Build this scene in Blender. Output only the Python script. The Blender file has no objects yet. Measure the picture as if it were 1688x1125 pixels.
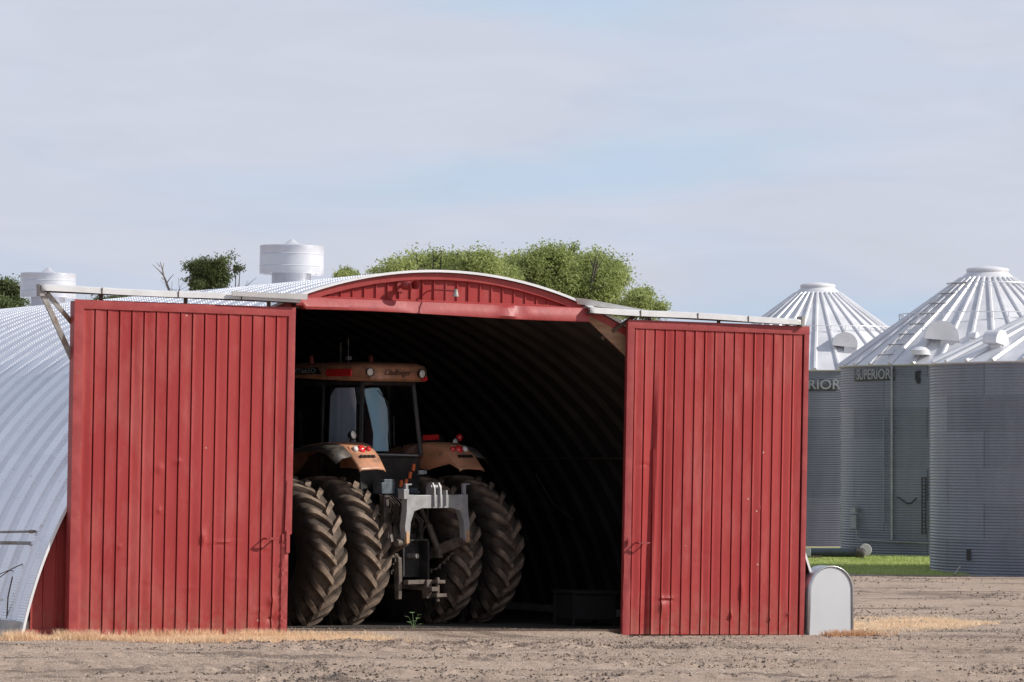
import bpy, bmesh, math, random
import numpy as np
from mathutils import Vector, Matrix, Euler
R_ = math.radians
sc = bpy.context.scene
col = sc.collection

# ------------------------------------------------------------------ camera
CAMZ, FPX, W0, H0, HOR = 2.34, 7000.0, 1688.0, 1125.0, 750.0
cam = bpy.data.cameras.new('camera'); co = bpy.data.objects.new('camera', cam); col.objects.link(co)
co.location = (0, 0, CAMZ); co.rotation_euler = (R_(90), 0, 0)
cam.sensor_width = 36; cam.lens = FPX / W0 * 36; cam.shift_y = (HOR - H0 / 2) / W0
cam.clip_start = 1; cam.clip_end = 6000
sc.camera = co

# ------------------------------------------------------------------ light
SUN = Vector((1.787, -0.242, 1.12)).normalized()
elev = math.asin(SUN.z)
sl = bpy.data.lights.new('sun', 'SUN'); so = bpy.data.objects.new('sun', sl); col.objects.link(so)
sl.energy = 4.7; sl.angle = R_(0.5); sl.color = (1.0, 0.95, 0.88)
so.rotation_euler = SUN.to_track_quat('Z', 'Y').to_euler(); so.location = (30, 10, 40)

w = bpy.data.worlds.new('World'); sc.world = w; w.use_nodes = True
nt = w.node_tree; nt.nodes.clear(); N = nt.nodes.new; L = nt.links.new
def mth(op, a, b=None, c=None, tree=None, clamp=False):
    t = tree or nt
    n = t.nodes.new('ShaderNodeMath'); n.operation = op; n.use_clamp = clamp
    for i, v in enumerate((a, b, c)):
        if v is None: continue
        if isinstance(v, (int, float)): n.inputs[i].default_value = v
        else: t.links.new(v, n.inputs[i])
    return n.outputs[0]
sky = N('ShaderNodeTexSky'); sky.sky_type = 'NISHITA'; sky.sun_disc = False
sky.sun_elevation = elev; sky.sun_rotation = math.atan2(SUN.x, SUN.y); sky.air_density = 1.2; sky.dust_density = 1.5; sky.ozone_density = 1.4
skm = N('ShaderNodeVectorMath'); skm.operation = 'SCALE'; L(sky.outputs[0], skm.inputs[0]); skm.inputs['Scale'].default_value = 0.10
tc = N('ShaderNodeTexCoord'); sep = N('ShaderNodeSeparateXYZ'); L(tc.outputs['Generated'], sep.inputs[0])
az = mth('DIVIDE', sep.outputs['X'], mth('MAXIMUM', mth('ABSOLUTE', sep.outputs['Y']), 0.05))
el = sep.outputs['Z']
cmb = N('ShaderNodeCombineXYZ')
L(mth('MULTIPLY', sep.outputs['X'], 9.0), cmb.inputs[0]); L(mth('MULTIPLY', sep.outputs['Y'], 9.0), cmb.inputs[1]); L(mth('MULTIPLY', el, 46.0), cmb.inputs[2])
nz = N('ShaderNodeTexNoise'); nz.inputs['Scale'].default_value = 1.0; nz.inputs['Detail'].default_value = 7; nz.inputs['Roughness'].default_value = 0.52; nz.inputs['Distortion'].default_value = 0.5
L(cmb.outputs[0], nz.inputs['Vector'])
# broad thinner bands of the cloud veil (lie at fixed heights in the sky)
def band(z0, wz, a0, wa, tilt):
    zz = mth('SUBTRACT', el, mth('ADD', mth('MULTIPLY', az, tilt), z0))
    g = mth('ADD', mth('POWER', mth('ABSOLUTE', mth('DIVIDE', zz, wz)), 2.0), mth('POWER', mth('ABSOLUTE', mth('DIVIDE', mth('SUBTRACT', az, a0), wa)), 2.0))
    return mth('POWER', 2.718, mth('MULTIPLY', g, -1.0))
bs = mth('MULTIPLY', band(0.0675, 0.0085, 0.035, 0.065, 0.04), 1.0)
bs = mth('ADD', bs, mth('MULTIPLY', band(0.106, 0.005, 0.0, 0.05, -0.02), 0.9))
bs = mth('ADD', bs, mth('MULTIPLY', band(0.062, 0.006, -0.05, 0.04, 0.02), 0.35))
bs = mth('ADD', bs, mth('MULTIPLY', band(0.100, 0.006, 0.11, 0.03, 0.1), 0.5))
bs = mth('ADD', bs, mth('MULTIPLY', band(0.030, 0.008, 0.10, 0.06, 0.0), 0.5))
bs = mth('ADD', bs, mth('MULTIPLY', band(0.045, 0.006, -0.10, 0.06, 0.0), 0.25))
nz2 = mth('MULTIPLY', mth('SUBTRACT', nz.outputs['Fac'], 0.5), 2.9)
blue = mth('ADD', mth('MULTIPLY', bs, 1.1), mth('SUBTRACT', nz2, 0.08), clamp=True)
veil = N('ShaderNodeMix'); veil.data_type = 'RGBA'
veil.inputs[6].default_value = (0.635, 0.67, 0.785, 1); veil.inputs[7].default_value = (0.53, 0.655, 0.835, 1)
L(blue, veil.inputs[0])
mx = N('ShaderNodeMix'); mx.data_type = 'RGBA'; L(mth('SUBTRACT', 0.92, mth('MULTIPLY', mth('MAXIMUM', mth('SUBTRACT', el, 0.16), 0.0), 0.75)), mx.inputs[0])
L(skm.outputs[0], mx.inputs[6]); L(veil.outputs[2], mx.inputs[7])
cm2 = N('ShaderNodeCombineXYZ'); L(mth('MULTIPLY', sep.outputs['X'], 22.0), cm2.inputs[0]); L(mth('MULTIPLY', sep.outputs['Y'], 22.0), cm2.inputs[1]); L(mth('MULTIPLY', el, 95.0), cm2.inputs[2])
nz3 = N('ShaderNodeTexNoise'); nz3.inputs['Scale'].default_value = 1.0; nz3.inputs['Detail'].default_value = 6; nz3.inputs['Roughness'].default_value = 0.55; nz3.inputs['Distortion'].default_value = 0.8; L(cm2.outputs[0], nz3.inputs['Vector'])
vs_ = N('ShaderNodeVectorMath'); vs_.operation = 'SCALE'; L(mx.outputs[2], vs_.inputs[0]); L(mth('ADD', mth('MULTIPLY', mth('SUBTRACT', nz3.outputs['Fac'], 0.5), 0.15), 1.01), vs_.inputs['Scale'])
bg = N('ShaderNodeBackground'); L(vs_.outputs[0], bg.inputs[0]); bg.inputs[1].default_value = 1.0
wo = N('ShaderNodeOutputWorld'); L(bg.outputs[0], wo.inputs[0])
sc.view_settings.view_transform = 'Standard'; sc.view_settings.look = 'None'; sc.view_settings.exposure = 0; sc.view_settings.gamma = 1
sc.cycles.max_bounces = 6

# ------------------------------------------------------------------ frames
AL, TH = R_(26), R_(1.13)
BO = Vector(((733 - 844) / FPX * 58.6, 58.6, -0.08))
BM = Matrix.Translation(BO) @ Matrix.Rotation(AL, 4, 'Z') @ Matrix.Rotation(TH, 4, 'Y')
def bl(x, y, z): return BM @ Vector((x, y, z))
TO = Vector(((615 - 844) / FPX * 60.6, 60.6, -0.11))
TM = Matrix.Translation(TO) @ Matrix.Rotation(R_(46), 4, 'Z')

# ------------------------------------------------------------------ numpy value noise
def _hash(ix, iy, seed):
    n = (ix.astype(np.int64) * 374761393 + iy.astype(np.int64) * 668265263 + seed * 974634777) & 0x7fffffff
    n = ((n ^ (n >> 13)) * 1274126177) & 0x7fffffff
    return ((n ^ (n >> 16)) & 0xffff) / 65535.0
def vnoise(x, y, seed=0):
    ix, iy = np.floor(x), np.floor(y); fx, fy = x - ix, y - iy
    fx = fx * fx * (3 - 2 * fx); fy = fy * fy * (3 - 2 * fy)
    a = _hash(ix, iy, seed); b = _hash(ix + 1, iy, seed); c = _hash(ix, iy + 1, seed); d = _hash(ix + 1, iy + 1, seed)
    return (a * (1 - fx) + b * fx) * (1 - fy) + (c * (1 - fx) + d * fx) * fy
def fbm(x, y, seed=0, o=4):
    s = 0; a = 1; t = 0
    for i in range(o):
        s = s + a * vnoise(x, y, seed + i * 17); t += a; a *= .5; x = x * 2.03 + 5.1; y = y * 2.03 + 1.7
    return s / t
def ground_base(x, y):
    x = np.asarray(x, float); y = np.asarray(y, float)
    xl = (x - BO.x) * math.cos(AL) + (y - BO.y) * math.sin(AL)
    s = np.where(xl > 8, 8 + (np.minimum(xl, 60) - 8) * .35, np.where(xl < -8, -8 + (np.maximum(xl, -60) + 8) * .25, xl))
    yl = -(x - BO.x) * math.sin(AL) + (y - BO.y) * math.cos(AL)
    ramp = np.clip((yl + .62) / .55, 0, 1); ramp = ramp * ramp * (3 - 2 * ramp) * np.where(yl < -.1, np.clip((2.75 - xl) / .35, 0, 1) * np.clip((xl + 2.8) / .4, 0, 1), np.clip((3.4 - xl) / .1, 0, 1) * np.clip((xl + 3.1) / .1, 0, 1))
    ramp = np.where((yl > .3) & (np.abs(xl) < 5.9) & (yl < 29.5), 1.0, ramp)
    return (-0.165 - 0.0135 * s) * (1 - ramp) + (-0.08 - 0.0197 * s) * ramp
RUTS = ((49.6, .10, .5), (51.7, .10, .5), (46.2, -.07, .9), (48.1, -.07, .9), (54.6, .22, .3), (44.6, .16, .6), (43.2, .02, .6))
def ruts(x, y):
    dz = 0 * x; edge = 0 * x
    for i, (y0, sl_, am) in enumerate(RUTS):
        c = y0 + sl_ * x + am * np.sin(x * .33 + i * 1.7); d = (y - c) / math.sqrt(1 + sl_ * sl_)
        on = np.clip((vnoise(x * .22 + i * 7, x * 0 + i, 15) - .30) * 4, 0, 1)
        e = np.exp(-((np.abs(d) - .30) / .10) ** 2) * on
        dz = dz - .022 * np.exp(-(d / .24) ** 2) * on * (1 + .5 * np.sin(x * 20 + np.abs(d) * 16)); edge = edge + e
    return dz, edge
def ground_z(x, y):
    x = np.asarray(x, float); y = np.asarray(y, float)
    z = ground_base(x, y)
    ca, sa = math.cos(R_(7)), math.sin(R_(7))
    u, v = x * ca + y * sa, -x * sa + y * ca
    # wheel-track bands running roughly along the yard
    xl = (x - BO.x) * math.cos(AL) + (y - BO.y) * math.sin(AL); yl = -(x - BO.x) * math.sin(AL) + (y - BO.y) * math.cos(AL)
    near = np.clip((62 - y) / 5, 0, 1) * np.clip((-yl - .9) / 1.5, 0, 1)
    yard = np.clip((100 - y) / 5, 0, 1) * np.clip((-yl - .4) / 1.0, .0, 1)
    yard = np.where(xl > 7.5, np.clip((97 - y) / 5, 0, 1), yard)
    z = z + yard * .03 * (fbm(u * .25, v * .5, 3, 3) - .5)
    m = np.clip((fbm(u * .25, v * .9, 11, 4) - .53) * 9, 0, 1)
    clod = np.clip(fbm(u * 3.2, v * 3.6, 21, 4) - .50, 0, 1)
    z = z + near * m * (clod * .22 + .05 * (fbm(u * 9, v * 9, 23, 3) - .45))
    lug = np.clip((fbm(u * .15, v * .9, 31, 2) - .56) * 8, 0, 1)
    z = z + near * lug * .02 * (np.abs(np.sin(u * 9 + 3 * vnoise(u, v, 5))) - .4)
    z = z + yard * (.022 * (fbm(u * 9, v * 9, 41, 3) - .5) + .016 * (fbm(u * 4, v * 5, 43, 3) - .5))
    far = np.clip((y - 60) / 4, 0, 1) * yard
    z = z + far * .16 * np.clip(fbm(u * .8, v * 1.1, 51, 4) - .50, 0, 1) * np.clip((fbm(u * .2, v * .3, 61, 2) - .45) * 5, 0, 1)
    z = z + near * .022 * np.clip(fbm(u * .9, v * 2.2, 91, 4) - .52, 0, 1) * 3
    rz_, re_ = ruts(x, y)
    z = z + near * (rz_ + re_ * (.012 + .10 * np.clip(fbm(u * 4, v * 4, 97, 4) - .42, 0, 1)))
    z = z - near * .03 * np.clip((fbm(u * .12, v * 1.3, 71, 3) - .56) * 9, 0, 1)
    return z
def gz(x, y): return float(ground_base(x, y))

# ------------------------------------------------------------------ materials
def nodes(m):
    m.use_nodes = True; t = m.node_tree
    return t, t.nodes['Principled BSDF']
def set_in(t, s, v):
    if hasattr(v, 'links') or hasattr(v, 'is_linked'): t.links.new(v, s)
    else: s.default_value = v
def M(name, c, rough=.6, metal=0., c2=None, scale=4., lo=.35, hi=.65, bump=0., bscale=60., detail=5, stretch=(1, 1, 1), spec=.5, dust=None, dscale=1.5, dlo=.5, dhi=.75, bdist=.01):
    m = bpy.data.materials.new(name); t, p = nodes(m); n = t.nodes.new
    tcn = n('ShaderNodeTexCoord'); mp = n('ShaderNodeMapping'); t.links.new(tcn.outputs['Object'], mp.inputs[0]); mp.inputs['Scale'].default_value = stretch
    nn = n('ShaderNodeTexNoise'); nn.inputs['Scale'].default_value = scale; nn.inputs['Detail'].default_value = detail; t.links.new(mp.outputs[0], nn.inputs['Vector'])
    r = n('ShaderNodeValToRGB'); r.color_ramp.elements[0].position = lo; r.color_ramp.elements[1].position = hi
    c2 = c2 or tuple(min(1, v * 1.18) for v in c)
    r.color_ramp.elements[0].color = (*c, 1); r.color_ramp.elements[1].color = (*c2, 1)
    t.links.new(nn.outputs['Fac'], r.inputs[0]); outc = r.outputs[0]
    if dust:
        n3 = n('ShaderNodeTexNoise'); n3.inputs['Scale'].default_value = dscale; n3.inputs['Detail'].default_value = 8; n3.inputs['Roughness'].default_value = .65; t.links.new(mp.outputs[0], n3.inputs['Vector'])
        r3 = n('ShaderNodeMapRange'); r3.inputs[1].default_value = dlo; r3.inputs[2].default_value = dhi; t.links.new(n3.outputs['Fac'], r3.inputs[0])
        x = n('ShaderNodeMix'); x.data_type = 'RGBA'; t.links.new(r3.outputs[0], x.inputs[0]); t.links.new(outc, x.inputs[6]); x.inputs[7].default_value = (*dust, 1); outc = x.outputs[2]
    t.links.new(outc, p.inputs['Base Color'])
    p.inputs['Roughness'].default_value = rough; p.inputs['Metallic'].default_value = metal; p.inputs['Specular IOR Level'].default_value = spec
    if bump:
        b = n('ShaderNodeBump'); b.inputs['Strength'].default_value = bump; b.inputs['Distance'].default_value = bdist
        n2 = n('ShaderNodeTexNoise'); n2.inputs['Scale'].default_value = bscale; n2.inputs['Detail'].default_value = 4; t.links.new(tcn.outputs['Object'], n2.inputs['Vector'])
        t.links.new(n2.outputs['Fac'], b.inputs['Height']); t.links.new(b.outputs[0], p.inputs['Normal'])
    return m
RED = M('red_paint', (.295, .031, .031), .5, c2=(.350, .046, .044), scale=1.6, bump=.25, bscale=9, stretch=(1, 1, .35), dust=(.40, .10, .09), dscale=2.2, dlo=.5, dhi=.8, spec=.22)
REDT = M('red_trim', (.26, .030, .030), .45, c2=(.33, .050, .048), scale=4, bump=.3, bscale=14)
REDRUST = M('red_trim_worn', (.30, .036, .036), .5, c2=(.36, .055, .052), scale=5, dust=(.30, .12, .06), dscale=7, dlo=.62, dhi=.72, bump=.3, bscale=12)
WHT = M('white_galvanised', (.66, .66, .66), .5, c2=(.76, .76, .77), scale=3, dust=(.5, .42, .35), dscale=4, dlo=.62, dhi=.8, bump=.15, bscale=12)
VENTM = M('ventilator_metal', (.56, .57, .62), .38, c2=(.65, .66, .69), scale=2.5, metal=.25, bump=.06, bscale=8)
RAIL = M('rail_white', (.56, .56, .56), .5, c2=(.64, .64, .64), scale=5, dust=(.40, .30, .22), dscale=6, dlo=.62, dhi=.75)
STEEL = M('weathered_steel', (.28, .26, .24), .55, metal=.4, c2=(.40, .39, .37), scale=7, dust=(.20, .11, .06), dscale=5, dlo=.5, dhi=.65)
RUST = M('rusty_dark', (.07, .05, .04), .8, c2=(.12, .075, .05), scale=12)
PLY = M('plywood', (.30, .17, .10), .8, c2=(.40, .25, .15), scale=3, stretch=(1, 1, 6))
INNER = M('shaded_inner_skin', (.030, .025, .022), .8, c2=(.060, .050, .043), scale=1.2, bump=.3, bscale=15)  # inner face of the galvanised shell, interior shade put into its colour
DARK = M('dark_machine_paint', (.012, .012, .013), .5, c2=(.022, .021, .02), scale=8, dust=(.07, .055, .045), dscale=5, dlo=.5, dhi=.75)
GREASE = M('dusty_dark_iron', (.02, .017, .015), .6, c2=(.04, .034, .028), scale=10, dust=(.11, .085, .065), dscale=7, dlo=.45, dhi=.7)
BROWN = M('dusty_brown_iron', (.06, .045, .036), .6, c2=(.13, .10, .08), scale=9, bump=.2, bscale=30)
SILV = M('silver_paint', (.26, .26, .265), .42, c2=(.34, .34, .345), scale=6, metal=.2, dust=(.22, .19, .16), dscale=9, dlo=.55, dhi=.75, bump=.1, bscale=20)
COPPER = M('worn_brass', (.42, .24, .12), .5, c2=(.5, .33, .2), scale=20, metal=.3)
YEL = M('orange_yellow_paint', (.42, .185, .10), .42, c2=(.51, .25, .145), scale=3, dust=(.16, .10, .07), dscale=5, dlo=.46, dhi=.72)
ORG = M('orange_tag', (.55, .12, .03), .5)
LAMPW = M('lamp_glass', (.62, .60, .55), .12, spec=.8, scale=20)
BEAC = M('dusty_red_beacon', (.20, .03, .02), .4, c2=(.28, .05, .03), scale=30)
REDL = M('red_lens', (.55, .02, .02), .15, c2=(.7, .04, .04), scale=30, spec=.8)
BLUEM = M('blue_reflection', (.42, .74, .88), .5, c2=(.66, .80, .88), scale=1.6, stretch=(3, 3, .4), bump=.5, bscale=3)  # sky reflection colour for the cab glass sheets
BLACK = M('black_plastic', (.012, .012, .013), .4)
CHALK = M('pale_ink', (.55, .58, .60), .5)
INK = M('dark_ink', (.10, .06, .04), .5)
CONC = M('concrete', (.42, .41, .39), .85, c2=(.52, .51, .49), scale=6, bump=.4, bscale=30)
BOXG = M('grey_enamel', (.26, .27, .28), .5, c2=(.32, .33, .34), scale=3)

def rubber():
    m = bpy.data.materials.new('dusty_rubber'); t, p = nodes(m); n = t.nodes.new
    tcn = n('ShaderNodeTexCoord'); a = n('ShaderNodeTexNoise'); a.inputs['Scale'].default_value = 5; a.inputs['Detail'].default_value = 8; a.inputs['Roughness'].default_value = .65
    t.links.new(tcn.outputs['Object'], a.inputs['Vector'])
    r = n('ShaderNodeValToRGB'); r.color_ramp.elements[0].position = .34; r.color_ramp.elements[0].color = (.075, .054, .042, 1)
    r.color_ramp.elements[1].position = .62; r.color_ramp.elements[1].color = (.27, .20, .148, 1)
    t.links.new(a.outputs['Fac'], r.inputs[0])
    sp = n('ShaderNodeSeparateXYZ'); t.links.new(tcn.outputs['Object'], sp.inputs[0])
    ax_ = mth('ABSOLUTE', sp.outputs[0], tree=t); ax_ = mth('ADD', ax_, mth('MULTIPLY', a.outputs['Fac'], .12, tree=t), tree=t)
    rad = mth('SQRT', mth('ADD', mth('POWER', sp.outputs[1], 2.0, tree=t), mth('POWER', sp.outputs[2], 2.0, tree=t), tree=t), tree=t)
    m1 = n('ShaderNodeMapRange'); m1.inputs[1].default_value = .39; m1.inputs[2].default_value = .31; t.links.new(ax_, m1.inputs[0])
    m2 = n('ShaderNodeMapRange'); m2.inputs[1].default_value = 1.02; m2.inputs[2].default_value = 1.085; m2.inputs[3].default_value = .28; t.links.new(rad, m2.inputs[0])
    xx_ = n('ShaderNodeMix'); xx_.data_type = 'RGBA'; t.links.new(mth('MULTIPLY', m1.outputs[0], m2.outputs[0], tree=t), xx_.inputs[0]); xx_.inputs[6].default_value = (.022, .018, .016, 1); t.links.new(r.outputs[0], xx_.inputs[7]); t.links.new(xx_.outputs[2], p.inputs['Base Color'])
    p.inputs['Roughness'].default_value = .85; p.inputs['Specular IOR Level'].default_value = .25
    b = n('ShaderNodeBump'); b.inputs['Strength'].default_value = .4; b.inputs['Distance'].default_value = .01
    a2 = n('ShaderNodeTexNoise'); a2.inputs['Scale'].default_value = 45; a2.inputs['Detail'].default_value = 5; t.links.new(tcn.outputs['Object'], a2.inputs['Vector'])
    t.links.new(a2.outputs['Fac'], b.inputs['Height']); t.links.new(b.outputs[0], p.inputs['Normal'])
    return m
RUB = rubber()
RUBH = M('hose_rubber', (.018, .016, .015), .5, c2=(.05, .04, .034), scale=9)

def roofmat():
    # galvanised arch panels: fine ripples run across the broad face of each panel (uv: u along the axis in panels, v along the arc in metres)
    m = bpy.data.materials.new('galvanised_arch_panel'); t, p = nodes(m); n = t.nodes.new; K = t.links.new
    uv = n('ShaderNodeUVMap'); uv.uv_map = 'uv'; s = n('ShaderNodeSeparateXYZ'); K(uv.outputs[0], s.inputs[0])
    U, V = s.outputs[0], s.outputs[1]
    fr = mth('FRACT', U, tree=t)
    mask = mth('LESS_THAN', mth('ABSOLUTE', mth('SUBTRACT', fr, .5, tree=t), tree=t), .29, tree=t)
    wv = mth('SINE', mth('MULTIPLY', V, 2 * math.pi / .038, tree=t), tree=t)
    b = n('ShaderNodeBump'); b.inputs['Strength'].default_value = 1.0; b.inputs['Distance'].default_value = .0020
    K(mth('MULTIPLY', wv, mask, tree=t), b.inputs['Height'])
    tcn = n('ShaderNodeTexCoord')
    b2 = n('ShaderNodeBump'); b2.inputs['Strength'].default_value = .35; b2.inputs['Distance'].default_value = .03
    nn = n('ShaderNodeTexNoise'); nn.inputs['Scale'].default_value = 4.5; nn.inputs['Detail'].default_value = 3; K(tcn.outputs['Object'], nn.inputs['Vector']); K(nn.outputs['Fac'], b2.inputs['Height'])
    K(b2.outputs[0], b.inputs['Normal']); K(b.outputs[0], p.inputs['Normal'])
    # each panel has its own tone; rusty specks and streaks along seams
    cb = n('ShaderNodeCombineXYZ'); K(mth('FLOOR', U, tree=t), cb.inputs[0]); K(mth('FLOOR', mth('DIVIDE', V, 3.1, tree=t), tree=t), cb.inputs[1])
    wn = n('ShaderNodeTexWhiteNoise'); K(cb.outputs[0], wn.inputs['Vector'])
    n4 = n('ShaderNodeTexNoise'); n4.inputs['Scale'].default_value = 1.3; n4.inputs['Detail'].default_value = 8; n4.inputs['Roughness'].default_value = .7; K(tcn.outputs['Object'], n4.inputs['Vector'])
    f = mth('ADD', mth('MULTIPLY', wn.outputs['Value'], .45, tree=t), mth('MULTIPLY', n4.outputs['Fac'], .75, tree=t), tree=t)
    r = n('ShaderNodeValToRGB'); r.color_ramp.elements[0].position = .25; r.color_ramp.elements[0].color = (.74, .75, .79, 1); r.color_ramp.elements[1].position = .85; r.color_ramp.elements[1].color = (.90, .91, .95, 1)
    K(f, r.inputs[0])
    n5 = n('ShaderNodeTexNoise'); n5.inputs['Scale'].default_value = 9; n5.inputs['Detail'].default_value = 6; K(tcn.outputs['Object'], n5.inputs['Vector'])
    mr = n('ShaderNodeMapRange'); mr.inputs[1].default_value = .66; mr.inputs[2].default_value = .74; K(n5.outputs['Fac'], mr.inputs[0])
    x = n('ShaderNodeMix'); x.data_type = 'RGBA'; K(mth('MULTIPLY', mr.outputs[0], .5, tree=t), x.inputs[0]); K(r.outputs[0], x.inputs[6]); x.inputs[7].default_value = (.35, .27, .20, 1)
    K(x.outputs[2], p.inputs['Base Color']); p.inputs['Roughness'].default_value = .42; p.inputs['Metallic'].default_value = .75
    return m
ROOF = roofmat()

def binwall():
    m = bpy.data.materials.new('weathered_galvanised_bin_wall'); t, p = nodes(m); n = t.nodes.new; K = t.links.new
    tcn = n('ShaderNodeTexCoord'); s = n('ShaderNodeSeparateXYZ'); K(tcn.outputs['Object'], s.inputs[0])
    ang = mth('ARCTAN2', s.outputs[1], s.outputs[0], tree=t)
    tier = mth('FLOOR', mth('DIVIDE', s.outputs[2], .81, tree=t), tree=t)
    ai = mth('FLOOR', mth('ADD', mth('MULTIPLY', ang, 9 / (2 * math.pi), tree=t), mth('MULTIPLY', tier, .5, tree=t), tree=t), tree=t)
    cb = n('ShaderNodeCombineXYZ'); K(ai, cb.inputs[0]); K(tier, cb.inputs[1])
    wn = n('ShaderNodeTexWhiteNoise'); K(cb.outputs[0], wn.inputs['Vector'])
    mp = n('ShaderNodeMapping'); mp.inputs['Scale'].default_value = (1.6, 1.6, .35); K(tcn.outputs['Object'], mp.inputs[0])
    nn = n('ShaderNodeTexNoise'); nn.inputs['Scale'].default_value = 1.1; nn.inputs['Detail'].default_value = 8; nn.inputs['Roughness'].default_value = .62; K(mp.outputs[0], nn.inputs['Vector'])
    f = mth('ADD', mth('MULTIPLY', wn.outputs['Value'], .38, tree=t), mth('MULTIPLY', nn.outputs['Fac'], .75, tree=t), tree=t)
    r = n('ShaderNodeValToRGB'); r.color_ramp.elements[0].position = .25; r.color_ramp.elements[0].color = (.135, .148, .178, 1); r.color_ramp.elements[1].position = .85; r.color_ramp.elements[1].color = (.235, .25, .29, 1)
    K(f, r.inputs[0])
    # lap seams between the sheets
    fr = mth('FRACT', mth('ADD', mth('MULTIPLY', ang, 9 / (2 * math.pi), tree=t), mth('MULTIPLY', tier, .5, tree=t), tree=t), tree=t)
    seam = mth('LESS_THAN', fr, .012, tree=t)
    x = n('ShaderNodeMix'); x.data_type = 'RGBA'; K(mth('MULTIPLY', seam, .6, tree=t), x.inputs[0]); K(r.outputs[0], x.inputs[6]); x.inputs[7].default_value = (.05, .055, .065, 1)
    K(x.outputs[2], p.inputs['Base Color']); p.inputs['Roughness'].default_value = .38; p.inputs['Metallic'].default_value = .15; p.inputs['Specular IOR Level'].default_value = .5
    return m
BINW = binwall()
BINR = M('bin_roof_sheet', (.64, .64, .66), .42, metal=.15, c2=(.76, .76, .78), scale=1.5, dust=(.55, .54, .52), dscale=2, dlo=.6, dhi=.9)

def groundmat():
    m = bpy.data.materials.new('gravelly_soil'); t, p = nodes(m); n = t.nodes.new; K = t.links.new
    tcn = n('ShaderNodeTexCoord'); O = tcn.outputs['Object']
    def noise(s, d=6, r=.6, st=(1, 1, 1), rot=0):
        mp = n('ShaderNodeMapping'); mp.inputs['Scale'].default_value = st; mp.inputs['Rotation'].default_value = (0, 0, rot); K(O, mp.inputs[0])
        a = n('ShaderNodeTexNoise'); a.inputs['Scale'].default_value = s; a.inputs['Detail'].default_value = d; a.inputs['Roughness'].default_value = r; K(mp.outputs[0], a.inputs['Vector']); return a.outputs['Fac']
    r = n('ShaderNodeValToRGB'); e = r.color_ramp.elements
    e[0].position = .28; e[0].color = (.21, .155, .12, 1); e[1].position = .68; e[1].color = (.62, .48, .375, 1)
    k = e.new(.45); k.color = (.40, .305, .24, 1); k = e.new(.58); k.color = (.50, .388, .307, 1)
    f = mth('ADD', mth('MULTIPLY', noise(14, 6, .7), .55, tree=t), mth('MULTIPLY', noise(.5, 5, .6, (1, 2.0, 1), .12), .45, tree=t), tree=t)
    K(f, r.inputs[0])
    # damp churned streaks along the tracks
    st = noise(1.0, 9, .68, (.30, .95, 1), .12); mr = n('ShaderNodeMapRange'); mr.inputs[1].default_value = .54; mr.inputs[2].default_value = .60; K(st, mr.inputs[0])
    x = n('ShaderNodeMix'); x.data_type = 'RGBA'; K(mth('MULTIPLY', mr.outputs[0], .72, tree=t), x.inputs[0]); K(r.outputs[0], x.inputs[6]); x.inputs[7].default_value = (.14, .108, .088, 1)
    # pale grit
    g = noise(38, 3, .5); mg = n('ShaderNodeMapRange'); mg.inputs[1].default_value = .6; mg.inputs[2].default_value = .68; K(g, mg.inputs[0])
    y = n('ShaderNodeMix'); y.data_type = 'RGBA'; K(mth('MULTIPLY', mg.outputs[0], .6, tree=t), y.inputs[0]); K(x.outputs[2], y.inputs[6]); y.inputs[7].default_value = (.46, .40, .35, 1)
    K(y.outputs[2], p.inputs['Base Color']); p.inputs['Roughness'].default_value = .95; p.inputs['Specular IOR Level'].default_value = .15
    b = n('ShaderNodeBump'); b.inputs['Strength'].default_value = 1.0; b.inputs['Distance'].default_value = .035; K(noise(22, 6, .75), b.inputs['Height']); K(b.outputs[0], p.inputs['Normal'])
    return m
GROUND = groundmat()
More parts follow.
